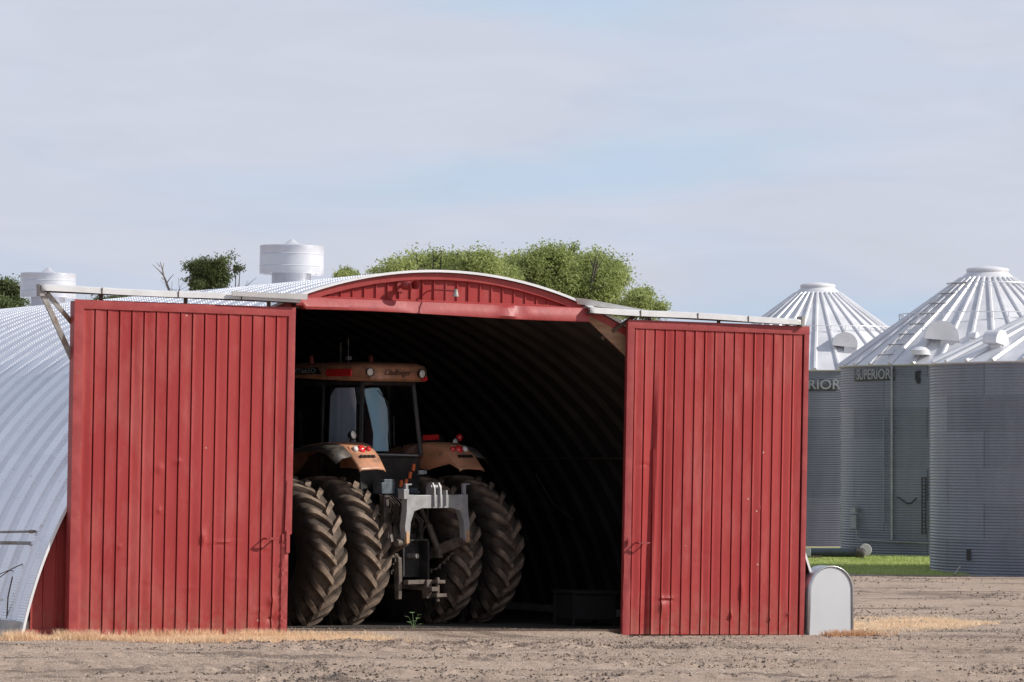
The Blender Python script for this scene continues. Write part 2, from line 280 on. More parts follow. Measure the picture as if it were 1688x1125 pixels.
def weather(m):
    t = m.node_tree; p = t.nodes['Principled BSDF']; n = t.nodes.new; K = t.links.new; src = p.inputs['Base Color'].links[0].from_socket
    tcn = n('ShaderNodeTexCoord'); s_ = n('ShaderNodeSeparateXYZ'); K(tcn.outputs['Object'], s_.inputs[0])
    a = n('ShaderNodeTexNoise'); a.inputs['Scale'].default_value = 7; a.inputs['Detail'].default_value = 8; a.inputs['Roughness'].default_value = .7; K(tcn.outputs['Object'], a.inputs['Vector'])
    hgt = mth('SUBTRACT', 1.0, mth('DIVIDE', s_.outputs[2], .75, tree=t), tree=t, clamp=True)
    f = mth('MULTIPLY', mth('POWER', hgt, 1.6, tree=t), mth('MULTIPLY', mth('SUBTRACT', a.outputs['Fac'], .38, tree=t), 3.2, tree=t, clamp=True), tree=t, clamp=True)
    x = n('ShaderNodeMix'); x.data_type = 'RGBA'; K(mth('MULTIPLY', f, .55, tree=t), x.inputs[0]); K(src, x.inputs[6]); x.inputs[7].default_value = (.30, .17, .12, 1)
    mp = n('ShaderNodeMapping'); mp.inputs['Scale'].default_value = (11, 11, .55); K(tcn.outputs['Object'], mp.inputs[0])
    b = n('ShaderNodeTexNoise'); b.inputs['Scale'].default_value = 1.6; b.inputs['Detail'].default_value = 6; b.inputs['Roughness'].default_value = .6; K(mp.outputs[0], b.inputs['Vector'])
    g = n('ShaderNodeMapRange'); g.inputs[1].default_value = .58; g.inputs[2].default_value = .72; K(b.outputs['Fac'], g.inputs[0])
    y = n('ShaderNodeMix'); y.data_type = 'RGBA'; K(mth('MULTIPLY', g.outputs[0], .30, tree=t), y.inputs[0]); K(x.outputs[2], y.inputs[6]); y.inputs[7].default_value = (.15, .022, .018, 1)
    c = n('ShaderNodeTexVoronoi'); c.inputs['Scale'].default_value = 2.3; K(tcn.outputs['Object'], c.inputs['Vector'])
    h = n('ShaderNodeMath'); h.operation = 'LESS_THAN'; h.inputs[1].default_value = .028; K(c.outputs['Distance'], h.inputs[0])
    z = n('ShaderNodeMix'); z.data_type = 'RGBA'; K(h.outputs[0], z.inputs[0]); K(y.outputs[2], z.inputs[6]); z.inputs[7].default_value = (.50, .36, .30, 1)
    K(z.outputs[2], p.inputs['Base Color'])
weather(RED)

def leafmat(name, c, c2, trans=.35, scale=.9):
    m = bpy.data.materials.new(name); t, p = nodes(m); n = t.nodes.new; K = t.links.new
    tcn = n('ShaderNodeTexCoord'); a = n('ShaderNodeTexNoise'); a.inputs['Scale'].default_value = scale; a.inputs['Detail'].default_value = 6; a.inputs['Roughness'].default_value = .7; K(tcn.outputs['Object'], a.inputs['Vector'])
    r = n('ShaderNodeValToRGB'); r.color_ramp.elements[0].position = .35; r.color_ramp.elements[1].position = .65; r.color_ramp.elements[0].color = (*c, 1); r.color_ramp.elements[1].color = (*c2, 1)
    K(a.outputs['Fac'], r.inputs[0]); K(r.outputs[0], p.inputs['Base Color']); p.inputs['Roughness'].default_value = .6; p.inputs['Specular IOR Level'].default_value = .3
    tr = n('ShaderNodeBsdfTranslucent'); K(r.outputs[0], tr.inputs[0]); ms = n('ShaderNodeMixShader'); ms.inputs[0].default_value = trans
    K(p.outputs[0], ms.inputs[1]); K(tr.outputs[0], ms.inputs[2]); K(ms.outputs[0], t.nodes['Material Output'].inputs[0])
    return m
LEAF1 = leafmat('foliage_light', (.25, .31, .10), (.48, .53, .21), .5)
LEAF2 = leafmat('foliage_dark', (.075, .095, .04), (.17, .21, .075), .35)
GRASS = leafmat('lawn_blades', (.34, .42, .12), (.50, .56, .22), .3, .4)
STRAW = leafmat('straw_blades', (.80, .57, .36), (.93, .74, .52), .3, 2.)
WEED = leafmat('weed_leaf', (.22, .36, .14), (.32, .48, .22), .3, 5)
REDWEED = leafmat('reddish_weed', (.55, .33, .19), (.72, .47, .28), .3, 6)
BARK = M('bark', (.06, .05, .042), .9, c2=(.11, .095, .08), scale=12, stretch=(1, 1, .2))

def glassmat(name, tint, refl):
    m = bpy.data.materials.new(name); m.use_nodes = True; t = m.node_tree; t.nodes.clear(); n = t.nodes.new; K = t.links.new
    tr = n('ShaderNodeBsdfTransparent'); tr.inputs[0].default_value = (*tint, 1); g = n('ShaderNodeBsdfGlossy'); g.inputs['Roughness'].default_value = .04; g.inputs[0].default_value = (.9, .95, 1, 1)
    lw = n('ShaderNodeLayerWeight'); lw.inputs[0].default_value = .35
    nn = n('ShaderNodeTexNoise'); nn.inputs['Scale'].default_value = 3; nn.inputs['Detail'].default_value = 6
    f = mth('ADD', mth('MULTIPLY', lw.outputs['Fresnel'], refl, tree=t), mth('MULTIPLY', nn.outputs['Fac'], .03, tree=t), tree=t, clamp=True)
    ms = n('ShaderNodeMixShader'); K(f, ms.inputs[0]); K(tr.outputs[0], ms.inputs[1]); K(g.outputs[0], ms.inputs[2])
    o = n('ShaderNodeOutputMaterial'); K(ms.outputs[0], o.inputs[0]); return m
GLASS = glassmat('cab_glass', (.90, .93, .95), .2)

# ------------------------------------------------------------------ mesh builder
class MB:
    def __init__(s): s.bm = bmesh.new()
    def face(s, pts):
        vs = [s.bm.verts.new(p) for p in pts]
        return s.bm.faces.new(vs)
    def box(s, c, d, rot=None, taper=None):
        c = Vector(c); out = []
        for sz in (-1, 1):
            k = taper if (taper and sz > 0) else 1
            for sx, sy in ((-1, -1), (1, -1), (1, 1), (-1, 1)):
                v = Vector((sx * d[0] / 2 * k, sy * d[1] / 2 * k, sz * d[2] / 2))
                if rot is not None: v = rot @ v
                out.append(s.bm.verts.new(c + v))
        for f in ((3, 2, 1, 0), (4, 5, 6, 7), (0, 1, 5, 4), (1, 2, 6, 5), (2, 3, 7, 6), (3, 0, 4, 7)):
            s.bm.faces.new([out[i] for i in f])
        return s
    def beam(s, a, b, w, h, up=(0, 0, 1)):
        a, b = Vector(a), Vector(b); d = (b - a); l = d.length; z = d.normalized(); u = Vector(up)
        x = u.cross(z)
        if x.length < 1e-4: x = Vector((1, 0, 0)).cross(z)
        x.normalize(); y = z.cross(x)
        return s.box((a + b) / 2, (w, h, l), Matrix((x, y, z)).transposed())
    def ring(s, c, x, y, r, n):
        return [s.bm.verts.new(c + x * (r * math.cos(2 * math.pi * i / n)) + y * (r * math.sin(2 * math.pi * i / n))) for i in range(n)]
    def tube(s, pts, r, n=10, cap=True):
        pts = [Vector(p) for p in pts]; rr = r if isinstance(r, (list, tuple)) else [r] * len(pts)
        prev = None; first = None
        for i, p in enumerate(pts):
            d = (pts[min(i + 1, len(pts) - 1)] - pts[max(i - 1, 0)]).normalized()
            if i == 0:
                x = d.orthogonal().normalized()
            else:
                x = (x - d * x.dot(d)).normalized()
            y = d.cross(x)
            cur = s.ring(p, x, y, rr[i], n)
            if prev:
                for k in range(n): s.bm.faces.new((prev[k], prev[(k + 1) % n], cur[(k + 1) % n], cur[k]))
            else: first = cur
            prev = cur
        if cap:
            s.bm.faces.new(first[::-1]); s.bm.faces.new(prev)
        return s
    def lathe(s, prof, n=32, o=(0, 0, 0), ax=None, close=False):
        o = Vector(o); ax = ax or Matrix.Identity(3); prev = None; f0 = None
        for (r, z) in prof:
            cur = [s.bm.verts.new(o + ax @ Vector((r * math.cos(2 * math.pi * i / n), r * math.sin(2 * math.pi * i / n), z))) for i in range(n)]
            if prev:
                for k in range(n): s.bm.faces.new((prev[k], prev[(k + 1) % n], cur[(k + 1) % n], cur[k]))
            else: f0 = cur
            prev = cur
        if close:
            s.bm.faces.new(f0[::-1]); s.bm.faces.new(prev)
        return s
    def prism(s, poly, t, fr):
        """poly: 2D outline; fr(u,v,w) -> 3D point; extruded w in [-t/2,t/2]"""
        a = [s.bm.verts.new(fr(u, v, -t / 2)) for u, v in poly]; b = [s.bm.verts.new(fr(u, v, t / 2)) for u, v in poly]
        n = len(poly); s.bm.faces.new(a[::-1]); s.bm.faces.new(b)
        for i in range(n): s.bm.faces.new((a[i], a[(i + 1) % n], b[(i + 1) % n], b[i]))
        return s
    def grid(s, rows):
        vs = [[s.bm.verts.new(p) for p in r] for r in rows]
        for i in range(len(vs) - 1):
            for j in range(len(vs[0]) - 1): s.bm.faces.new((vs[i][j], vs[i][j + 1], vs[i + 1][j + 1], vs[i + 1][j]))
        return vs
    def build(s, name, mat, parent=None, smooth=30, bevel=0, norm=True):
        if norm: bmesh.ops.recalc_face_normals(s.bm, faces=s.bm.faces)
        me = bpy.data.meshes.new(name); s.bm.to_mesh(me); s.bm.free()
        me.materials.append(mat)
        if smooth:
            me.polygons.foreach_set('use_smooth', [True] * len(me.polygons)); me.set_sharp_from_angle(angle=R_(smooth))
        o = bpy.data.objects.new(name, me); col.objects.link(o)
        if parent: o.parent = parent
        if bevel:
            b = o.modifiers.new('bevel', 'BEVEL'); b.width = bevel; b.segments = 2; b.limit_method = 'ANGLE'
        return o
def raw(name, verts, faces_n, mat, parent=None, loops=None, smooth=False):
    """verts Nx3 array, faces: array F x k"""
    me = bpy.data.meshes.new(name); F, k = faces_n.shape
    me.vertices.add(len(verts)); me.vertices.foreach_set('co', np.asarray(verts, np.float32).ravel())
    me.loops.add(F * k); me.loops.foreach_set('vertex_index', faces_n.astype(np.int32).ravel())
    me.polygons.add(F); me.polygons.foreach_set('loop_start', np.arange(0, F * k, k, dtype=np.int32)); me.polygons.foreach_set('loop_total', np.full(F, k, np.int32))
    if smooth: me.polygons.foreach_set('use_smooth', np.ones(F, bool))
    me.update(calc_edges=True); me.materials.append(mat)
    o = bpy.data.objects.new(name, me); col.objects.link(o)
    if parent: o.parent = parent
    return o
def tag(o, label=None, cat=None, group=None, kind=None):
    if label: o['label'] = label
    if cat: o['category'] = cat
    if group: o['group'] = group
    if kind: o['kind'] = kind
    return o
def thing(name, label, cat, mtx=None, group=None):
    o = bpy.data.objects.new(name, None); col.objects.link(o); o.empty_display_size = .3
    if mtx is not None: o.matrix_world = mtx
    return tag(o, label, cat, group)
def place(o, x, y, z, rz=0): o.location = (x, y, z); o.rotation_euler = (0, 0, rz); return o
def textmesh(txt, size, name, mat, parent, fn, shear=0, xs=1.0, extr=.004, spacing=1.0, bold=0):
    cu = bpy.data.curves.new(name, 'FONT'); cu.body = txt; cu.size = size; cu.extrude = extr; cu.shear = shear; cu.space_character = spacing; cu.offset = bold
    cu.align_x = 'CENTER'; cu.align_y = 'CENTER'
    ob = bpy.data.objects.new('t', cu); col.objects.link(ob)
    bpy.context.view_layer.update(); dg = bpy.context.evaluated_depsgraph_get()
    me = bpy.data.meshes.new_from_object(ob.evaluated_get(dg)); bpy.data.objects.remove(ob); bpy.data.curves.remove(cu)
    for v in me.vertices: v.co = fn(v.co.x * xs, v.co.y, v.co.z)
    me.name = name; me.materials.clear(); me.materials.append(mat)
    o = bpy.data.objects.new(name, me); col.objects.link(o)
    if parent: o.parent = parent
    return o

# ================================================================== GROUND
def axis(segs):
    out = []
    for a, b, st in segs: out += list(np.arange(a, b, st))
    return np.array(out + [segs[-1][1]])
xs = axis([(-2500, -300, 400), (-300, -60, 40), (-60, -12, 4), (-12, -7.5, .4), (-7.5, 9, .05), (9, 16, .12), (16, 60, 3), (60, 300, 40), (300, 2500, 400)])
ys = axis([(-200, 0, 40), (0, 36, 6), (36, 42, .5), (42, 62.5, .06), (62.5, 100, .16), (100, 150, 2), (150, 400, 25), (400, 3000, 300)])
X, Y = np.meshgrid(xs, ys); Z = ground_z(X, Y)
V = np.stack([X.ravel(), Y.ravel(), Z.ravel()], 1); nx, ny = len(xs), len(ys)
ii = (np.arange(ny - 1)[:, None] * nx + np.arange(nx - 1)[None, :]).ravel()
tag(raw('ground', V, np.stack([ii, ii + 1, ii + 1 + nx, ii + nx], 1), GROUND, smooth=True), 'brown gravelly farmyard soil with tyre ruts', 'ground', kind='structure')

# gravel stones
rng = np.random.default_rng(4)
OCT = np.array([(1, 0, 0), (-1, 0, 0), (0, 1, 0), (0, -1, 0), (0, 0, 1), (0, 0, -1)], float)
OF = np.array([(0, 2, 4), (2, 1, 4), (1, 3, 4), (3, 0, 4), (2, 0, 5), (1, 2, 5), (3, 1, 5), (0, 3, 5)])
def scatter_stones(name, n, xr, yr, s0, s1, mat, label, dens=None):
    x = rng.uniform(*xr, n * 4); y = rng.uniform(*yr, n * 4)
    if dens is not None:
        k = rng.uniform(0, 1, n * 4) < dens(x, y); x, y = x[k][:n], y[k][:n]
    else: x, y = x[:n], y[:n]
    n = len(x); z = ground_z(x, y); s = s0 + (s1 - s0) * rng.power(.5, n) ** 1.5
    v = OCT[None] * (s[:, None, None] * rng.uniform(.6, 1.2, (n, 6, 1)))
    a = rng.uniform(0, 6.28, n); ca, sa = np.cos(a)[:, None], np.sin(a)[:, None]
    vx = v[..., 0] * ca - v[..., 1] * sa; vy = v[..., 0] * sa + v[..., 1] * ca
    v = np.stack([vx + x[:, None], vy + y[:, None], v[..., 2] * .75 + z[:, None] + s[:, None] * .25], -1).reshape(-1, 3)
    f = (np.arange(n)[:, None, None] * 6 + OF[None]).reshape(-1, 3)
    return tag(raw(name, v, f, mat), label, 'gravel', kind='stuff')
def outside(x, y):
    yl = -(x - BO.x) * math.sin(AL) + (y - BO.y) * math.cos(AL); xl = (x - BO.x) * math.cos(AL) + (y - BO.y) * math.sin(AL)
    return np.where((yl < -.35) | (xl > 7) | ((yl < 1.0) & (xl > -2.4) & (xl < 2.6)), 1., 0.)
GRAV = M('gravel_stone', (.24, .185, .145), .9, c2=(.74, .62, .52), scale=26, lo=.34, hi=.66, detail=2)
SOILC = M('soil_clod', (.12, .092, .074), .95, c2=(.24, .19, .15), scale=6)
scatter_stones('gravel', 150000, (-8, 9), (42.5, 70), .004, .0125, GRAV, 'fine pale gravel strewn over the yard in front of the barn', outside)
def cl(x, y):
    ca, sa = math.cos(R_(7)), math.sin(R_(7)); u, v = x * ca + y * sa, -x * sa + y * ca
    return outside(x, y) * np.clip((fbm(u * .25, v * .9, 11, 4) - .56) * 9 + 1.1 * ruts(x, y)[1] * np.clip(fbm(u * .8, v * 2, 19, 3) * 3 - .9, 0, 1), 0.01, 1) * np.where((y < 59), 1, .3)
scatter_stones('soil_clods', 42000, (-8, 9), (42.5, 64), .004, .026, SOILC, 'dark crumbly soil clods along the tyre tracks', cl)

scatter_stones('soil_lumps', 3500, (3.6, 13), (59, 96), .008, .034, SOILC, 'brown soil lumps on the yard in front of the grain bins', lambda x, y: np.clip((fbm(x * .3, y * .25, 77, 3) - .42) * 5, .08, 1) * (x > 4.9 + (y - 60) * .01))
# blades (straw / lawn)
def blades(name, pts, h0, h1, wd, mat, label, cat, lean=.5, obj=True, parent=None, kind='stuff'):
    x, y = pts[:, 0], pts[:, 1]; n = len(x); z = ground_z(x, y) - .005
    h = rng.uniform(h0, h1, n); a = rng.uniform(0, 6.28, n); le = rng.uniform(0, lean, n) * h
    b = rng.uniform(0, 6.28, n); wv = rng.uniform(.5, 1.3, n) * wd
    p0 = np.stack([x - np.cos(b) * wv, y - np.sin(b) * wv, z], 1); p1 = np.stack([x + np.cos(b) * wv, y + np.sin(b) * wv, z], 1)
    m0 = np.stack([x + np.cos(a) * le * .35, y + np.sin(a) * le * .35, z + h * .6], 1)
    tp = np.stack([x + np.cos(a) * le, y + np.sin(a) * le, z + h], 1)
    wb = np.stack([np.cos(b) * wv * .7, np.sin(b) * wv * .7, 0 * z], 1)
    v = np.stack([p0, p1, m0 + wb, m0 - wb, tp], 1).reshape(-1, 3)
    i = np.arange(n)[:, None] * 5
    f = np.concatenate([i + np.array([[0, 1, 2]]), i + np.array([[0, 2, 3]]), i + np.array([[3, 2, 4]])], 0)
    return tag(raw(name, v, f, mat, parent), label, cat, kind=kind)
def bpts(xa, xb, ya, yb, n, keep):
    x = rng.uniform(xa, xb, n); y = rng.uniform(ya, yb, n); k = keep(x, y); x, y = x[k], y[k]
    c, s = math.cos(AL), math.sin(AL)
    return np.stack([BO.x + x * c - y * s, BO.y + x * s + y * c], 1)
def strawmask(x, y):
    tuft = fbm(x * 1.3, y * 2.2, 33, 3)
    front = -.55 - 1.5 * vnoise(x * 1.1, y * 0, 3) - .25 * vnoise(x * 6, y * 0, 8)
    p = np.clip((-1.1 - x) / 2.6, 0, 1) ** .8 * np.clip((tuft - .28) * 5, .12, 1) * np.clip((y - front) / .5, 0, 1)
    return (rng.uniform(0, 1, len(x)) < p) & ((y < -.3) | (x < -5.7))
pp = bpts(-6.9, -1.0, -2.2, -.15, 90000, strawmask)
blades('dry_grass', pp, .02, .085, .004, STRAW, 'strip of dry straw coloured grass along the foot of the left red door', 'dry grass', 1.6)
pp = bpts(-6.6, -2.6, -.75, -.25, 9000, lambda x, y: (rng.uniform(0, 1, len(x)) < np.clip((fbm(x * 3, y * 3, 39, 3) - .45) * 6, .03, 1)) & ((y < -.3) | (x < -5.7)))
blades('tall_dry_grass', pp, .06, .17, .0035, STRAW, 'taller ragged tufts of dry grass right against the left red door', 'dry grass', .9)
# patch east of the doors
def patch(n):
    px = rng.uniform(1325, 1650, n); py = rng.uniform(1006, 1048, n)
    Yd = 2.58 * FPX / (py - HOR); Xd = (px - 844) / FPX * Yd
    c = 1027 + (px - 1480) * -.03
    wdt = 15 * np.clip((1660 - px) / 120, .25, 1)
    d = np.abs(py - c) / wdt + .7 * (fbm(Xd * 1.5, Yd * .8, 9, 3) - .5)
    k = (d < .95) & (rng.uniform(0, 1, n) < (1.1 - d) * np.clip((fbm(Xd * 2.5, Yd * 1.2, 13, 3) - .3) * 4, .15, 1))
    return np.stack([Xd[k], Yd[k]], 1)
blades('straw_litter', patch(52000), .012, .06, .005, STRAW, 'patch of flattened straw coloured grass on the soil right of the right red door', 'dry grass', 2.5)
# lawn
lw = []
def lawn_edge(x): return 95.5 + 1.2 * np.sin(x * 1.7) + (13.5 - x) * .0
gx = np.arange(4.0, 11.6, .25); gy = np.arange(96, 126, .5)
LX, LY = np.meshgrid(gx, gy)
LY2 = LY + (np.sin(LX * 1.3) * .5 + (11.0 - LX) * .6 - 2.0) * np.clip((126 - LY) / 30, 0, 1)
rise = .03 * np.clip((LY - 96) / 3, 0, 1)
LZ = ground_base(LX, LY2) + rise - .02 + .04 * fbm(LX, LY2, 5, 3)
nn_ = len(gx); jj = (np.arange(len(gy) - 1)[:, None] * nn_ + np.arange(nn_ - 1)[None, :]).ravel()
LAWNB = M('lawn_base', (.26, .31, .10), .9, c2=(.36, .40, .15), scale=.5, bump=.5, bscale=20)
lawn = raw('lawn', np.stack([LX.ravel(), LY2.ravel(), LZ.ravel()], 1), np.stack([jj, jj + 1, jj + 1 + nn_, jj + nn_], 1), LAWNB, smooth=True)
tag(lawn, 'mown green grass strip between the yard and the grain bins', 'lawn', kind='structure')
n = 52000; x = rng.uniform(5.5, 11.3, n); y0 = rng.uniform(96, 116, n); y = y0 + (np.sin(x * 1.3) * .5 + (11.0 - x) * .6 - 2.0) * np.clip((126 - y0) / 30, 0, 1)
zz = .03 * np.clip((y0 - 96) / 3, 0, 1) - .02
go = blades('lawn_grass', np.stack([x, y], 1), .03, .10, .009, GRASS, 'short green grass blades of the lawn before the grain bins', 'grass', .8)
me = go.data; vv = np.empty(len(me.vertices) * 3, np.float32); me.vertices.foreach_get('co', vv); vv = vv.reshape(-1, 5, 3)
vv[:, :, 2] += (ground_base(x, y) + zz + .04 * fbm(x, y, 5, 3) - ground_z(x, y))[:, None]; me.vertices.foreach_set('co', vv.ravel()); me.update()

# ================================================================== BARN
barn = thing('arched_barn', 'arched galvanised steel barn with open red sliding doors and a tractor inside', 'barn', BM)
XC, ZC, RR, LEN = -.1, -1.25, 6.2, 30.
def arch(a, r): return XC + r * math.cos(a), ZC + r * math.sin(a)
A0 = math.asin((.0 - ZC - .35) / RR)
PER = .61
def prof(f, h=.075):          # f in [0,1) of one panel -> height
    for (a, b, ha, hb) in ((0, .16, 0, 0), (.16, .24, 0, 1), (.24, .76, 1, 1), (.76, .84, 1, 0), (.84, 1.001, 0, 0)):
        if a <= f < b: return h * (ha + (hb - ha) * (f - a) / (b - a))
    return 0
def shell(name, mat, r0, na, parent, u0=-.12, flip=False):
    us = []
    k = 0
    while k * PER < LEN:
        for f in (0, .16, .24, .5, .76, .84): us.append((k + f))
        k += 1
    us = [u for u in us if u >= .24]; na1 = na + 1
    ang = np.linspace(A0, math.pi - A0, na1)
    verts = []; uvu = []
    for u in us:
        r = r0 + prof(u % 1.0)
        verts.append(np.stack([XC + r * np.cos(ang), np.full(na1, u0 + (u - .24) * PER), ZC + r * np.sin(ang)], 1))
    Vv = np.concatenate(verts); nu = len(us)
    i = (np.arange(nu - 1)[:, None] * na1 + np.arange(na)[None, :]).ravel()
    F = np.stack([i, i + 1, i + 1 + na1, i + na1], 1)
    if flip: F = F[:, ::-1]
    o = raw(name, Vv, F, mat, parent)
    uvl = o.data.uv_layers.new(name='uv'); U = np.repeat(np.array(us), na1); A = np.tile(ang * r0, nu)
    fl = F.ravel(); uvl.data.foreach_set('uv', np.stack([U[fl], A[fl]], 1).astype(np.float32).ravel())
    o.data.polygons.foreach_set('use_smooth', [True] * len(F)); o.data.set_sharp_from_angle(angle=R_(12))
    return o
roof = shell('roof', ROOF, RR - .068, 160, barn)
shell('shaded_inner_skin', INNER, RR - .10, 90, barn, flip=True)
# front lip of the roof
mb = MB()
rows = []
for k in range(161):
    a = A0 + (math.pi - 2 * A0) * k / 160
    pts = []
    for r, yy in ((RR - .022, -.135), (RR + .012, -.135), (RR + .012, -.10), (RR - .022, -.10)):
        px, pz = arch(a, r); pts.append((px, yy, pz))
    rows.append(pts)
n_ = len(rows)
vs = [[mb.bm.verts.new(p) for p in r] for r in rows]
for i in range(n_ - 1):
    for j in range(4): mb.bm.faces.new((vs[i][j], vs[i][(j + 1) % 4], vs[i + 1][(j + 1) % 4], vs[i + 1][j]))
mb.build('roof_edge', WHT, barn)
# rear end wall
mb = MB(); pts = [arch(A0 + (math.pi - 2 * A0) * k / 40, RR - .1) for k in range(41)]
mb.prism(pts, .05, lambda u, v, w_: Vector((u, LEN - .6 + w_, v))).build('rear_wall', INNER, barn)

# front end wall: vertical ribbed sheets, with the doorway cut out
def ztop(x):
    d = (RR - .03) ** 2 - (x - XC) ** 2
    return ZC + math.sqrt(max(d, 0))
def opening_top(x):            # underside of the wall over the doorway, None outside
    if x < -3.1 or x > 3.35: return None
    if x > 2.05: return 4.40 - (x - 2.05) * .80
    if x < -2.4: return 4.40 - (-2.4 - x) * .80
    return 4.40
mb = MB(); ST = .175; x = -6.05; rs = random.Random(2)
while x < 5.9:
    x1 = x + ST; xm = (x + x1) / 2
    za, zb = ztop(x), ztop(x1); ot = opening_top(xm)
    lo = ot if ot is not None else -0.12
    j = rs.uniform(-.006, .006)
    if min(za, zb) > lo + .05:
        n = 10
        loL = loR = lo
        if ot is not None: loL = opening_top(max(-3.1, x)) ; loR = opening_top(min(x1, 3.35)) or lo
        rws = []
        for i in range(n + 1):
            t = i / n; row = []
            for f, h in ((0, 0), (.03, .022), (.12, .022), (.16, 0), (.55, 0), (1, 0)):
                xx = x + (x1 - x) * f; zt = za + (zb - za) * f; zl = loL + (loR - loL) * f
                zz_ = zl + (zt - zl) * t
                dent = 0
                if zt - zz_ < .55 and zz_ < 3 and f > .2: dent = .03 * (vnoise(np.array(xx * 9.), np.array(zz_ * 9.), 3) - .5)
                row.append((xx, -.01 - h - j * f + float(dent), zz_))
            rws.append(row)
        mb.grid(rws)
    x = x1
mb.build('end_wall', RED, barn, smooth=20)
# bare plywood/inner skins behind the corner panels of the doorway
mb = MB()
for sx in (1,):
    P = [(2.02, 4.41), (2.02, 4.50), (2.5, 4.42), (3.0, 4.02), (3.5, 3.55), (3.5, 3.23), (3.3, 3.39)]
    mb.prism(P, .02, lambda u, v, w_: Vector((u, -.06 + w_, v)))
mb.build('corner_board', PLY, barn)
# door posts
mb = MB(); mb.box((-3.16, .0, 1.9), (.12, .16, 3.9)); mb.build('door_post', REDT, barn, bevel=.006)
mb = MB(); mb.box((3.42, .0, 1.75), (.12, .16, 3.4)); mb.build('door_post', REDT, barn, bevel=.006)
# curved red trim below the roof edge
mb = MB(); rws = []
for k in range(81):
    a = R_(52) + R_(76) * k / 80; j = .012 * math.sin(k * 1.7) * (1 if k > 62 else .15)
    row = []
    for r, yy in ((RR - .03, -.02), (RR - .03, -.085 - j), (RR - .12 - j, -.075), (RR - .13, -.03)):
        px, pz = arch(a, r); row.append((px, yy, pz))
    rws.append(row)
mb.grid(rws); mb.build('arch_trim', REDRUST, barn, smooth=40)
# plain red band above the doorway + projecting header flashing with a buckled lower lip
mb = MB(); rws = []
for k in range(91):
    t = k / 90; xx = -2.42 + 4.45 * t
    wob = .018 * math.sin(t * 9 + 1) + .03 * math.exp(-((t - .35) / .05) ** 2) * 1 + .028 * math.exp(-((t - .72) / .04) ** 2)
    dp = .02 * math.exp(-((t - .38) / .06) ** 2) + .03 * math.exp(-((t - .74) / .05) ** 2) * math.sin(t * 60)
    zb = 4.335 + .02 * math.sin(t * 5 + .5) + (.0 if t > .03 else .05)
    rws.append([(xx, -.02, 4.545), (xx, -.05, 4.53), (xx, -.20, 4.505), (xx, -.235 + dp, 4.44 + wob * .6), (xx, -.255 + dp * .5 - wob * .3, zb + .035), (xx, -.25, zb), (xx, -.20, zb - .004), (xx, -.05, zb + .01)])
mb.grid(rws); mb.build('header_flashing', REDRUST, barn, smooth=35)
mb = MB(); mb.box((-.2, -.10, 4.42), (4.4, .1, .09)); mb.build('header_beam', RUST, barn)
# tracks
def track(name, xa, za, xb, zb, sagseed):
    mb = MB(); r = random.Random(sagseed)
    nseg = 4; rws = []; K = 40
    for k in range(K + 1):
        t = k / K; xx = xa + (xb - xa) * t; zz_ = za + (zb - za) * t + .006 * math.sin(t * 9 + sagseed)
        rws.append([(xx, -.14, zz_ - .03), (xx, -.16, zz_ + .012), (xx, -.33, zz_ - .002), (xx, -.36, zz_ - .015), (xx, -.365, zz_ - .083), (xx, -.345, zz_ - .083)])
    mb.grid(rws)
    o = mb.build(name, RAIL, barn, smooth=30)
    s = o.modifiers.new('s', 'SOLIDIFY'); s.thickness = .006
    mb = MB(); mb.beam((xa, -.27, za - .075), (xb, -.27, zb - .075), .09, .035)
    for j in range(1, 4):
        t = j / 4 + r.uniform(-.03, .03); mb.box((xa + (xb - xa) * t, -.367, za + (zb - za) * t - .045), (.012, .01, .085))
    mb.build('track_rail', RUST, o)
    return o
tl = track('door_track', -6.09, 4.53, -2.40, 4.51, 1)
tr = track('door_track', 1.98, 4.52, 5.38, 4.47, 3)
mb = MB(); mb.prism([(-3.42, .005), (-2.33, .0), (-2.33, .075), (-3.42, .065)], .03, lambda u, v, w_: Vector((u, -.40 + w_ - v * .3, 4.475 + v - (u + 3.35) * .01))); mb.build('track_cover', RAIL, tl)
mb = MB(); mb.prism([(1.86, .02), (3.0, -.06), (3.0, -.03), (1.95, .095), (1.78, .105)], .02, lambda u, v, w_: Vector((u, -.20 + w_ - v * .8, 4.54 + v))); mb.build('track_cover', RAIL, tr)
mb = MB(); mb.box((5.40, -.29, 4.43), (.05, .16, .15)); mb.build('end_stop', STEEL, tr, bevel=.005)
mb = MB(); mb.beam((-6.08, -.28, 4.48), (-5.1, -.02, 2.75), .075, .03, (0, 1, 0)); mb.beam((-5.98, -.26, 4.43), (-5.2, -.02, 3.70), .06, .03, (0, 1, 0))
mb.box((-6.07, -.27, 4.46), (.07, .13, .16)); mb.build('track_brace', STEEL, barn, bevel=.004)
mb = MB(); mb.beam((2.36, .02, 4.10), (2.75, -.22, 4.42), .05, .03, (0, 1, 0)); mb.beam((2.10, -.05, 4.45), (2.55, .0, 4.12), .06, .02, (0, 1, 0)); mb.build('track_brace', RUST, barn)

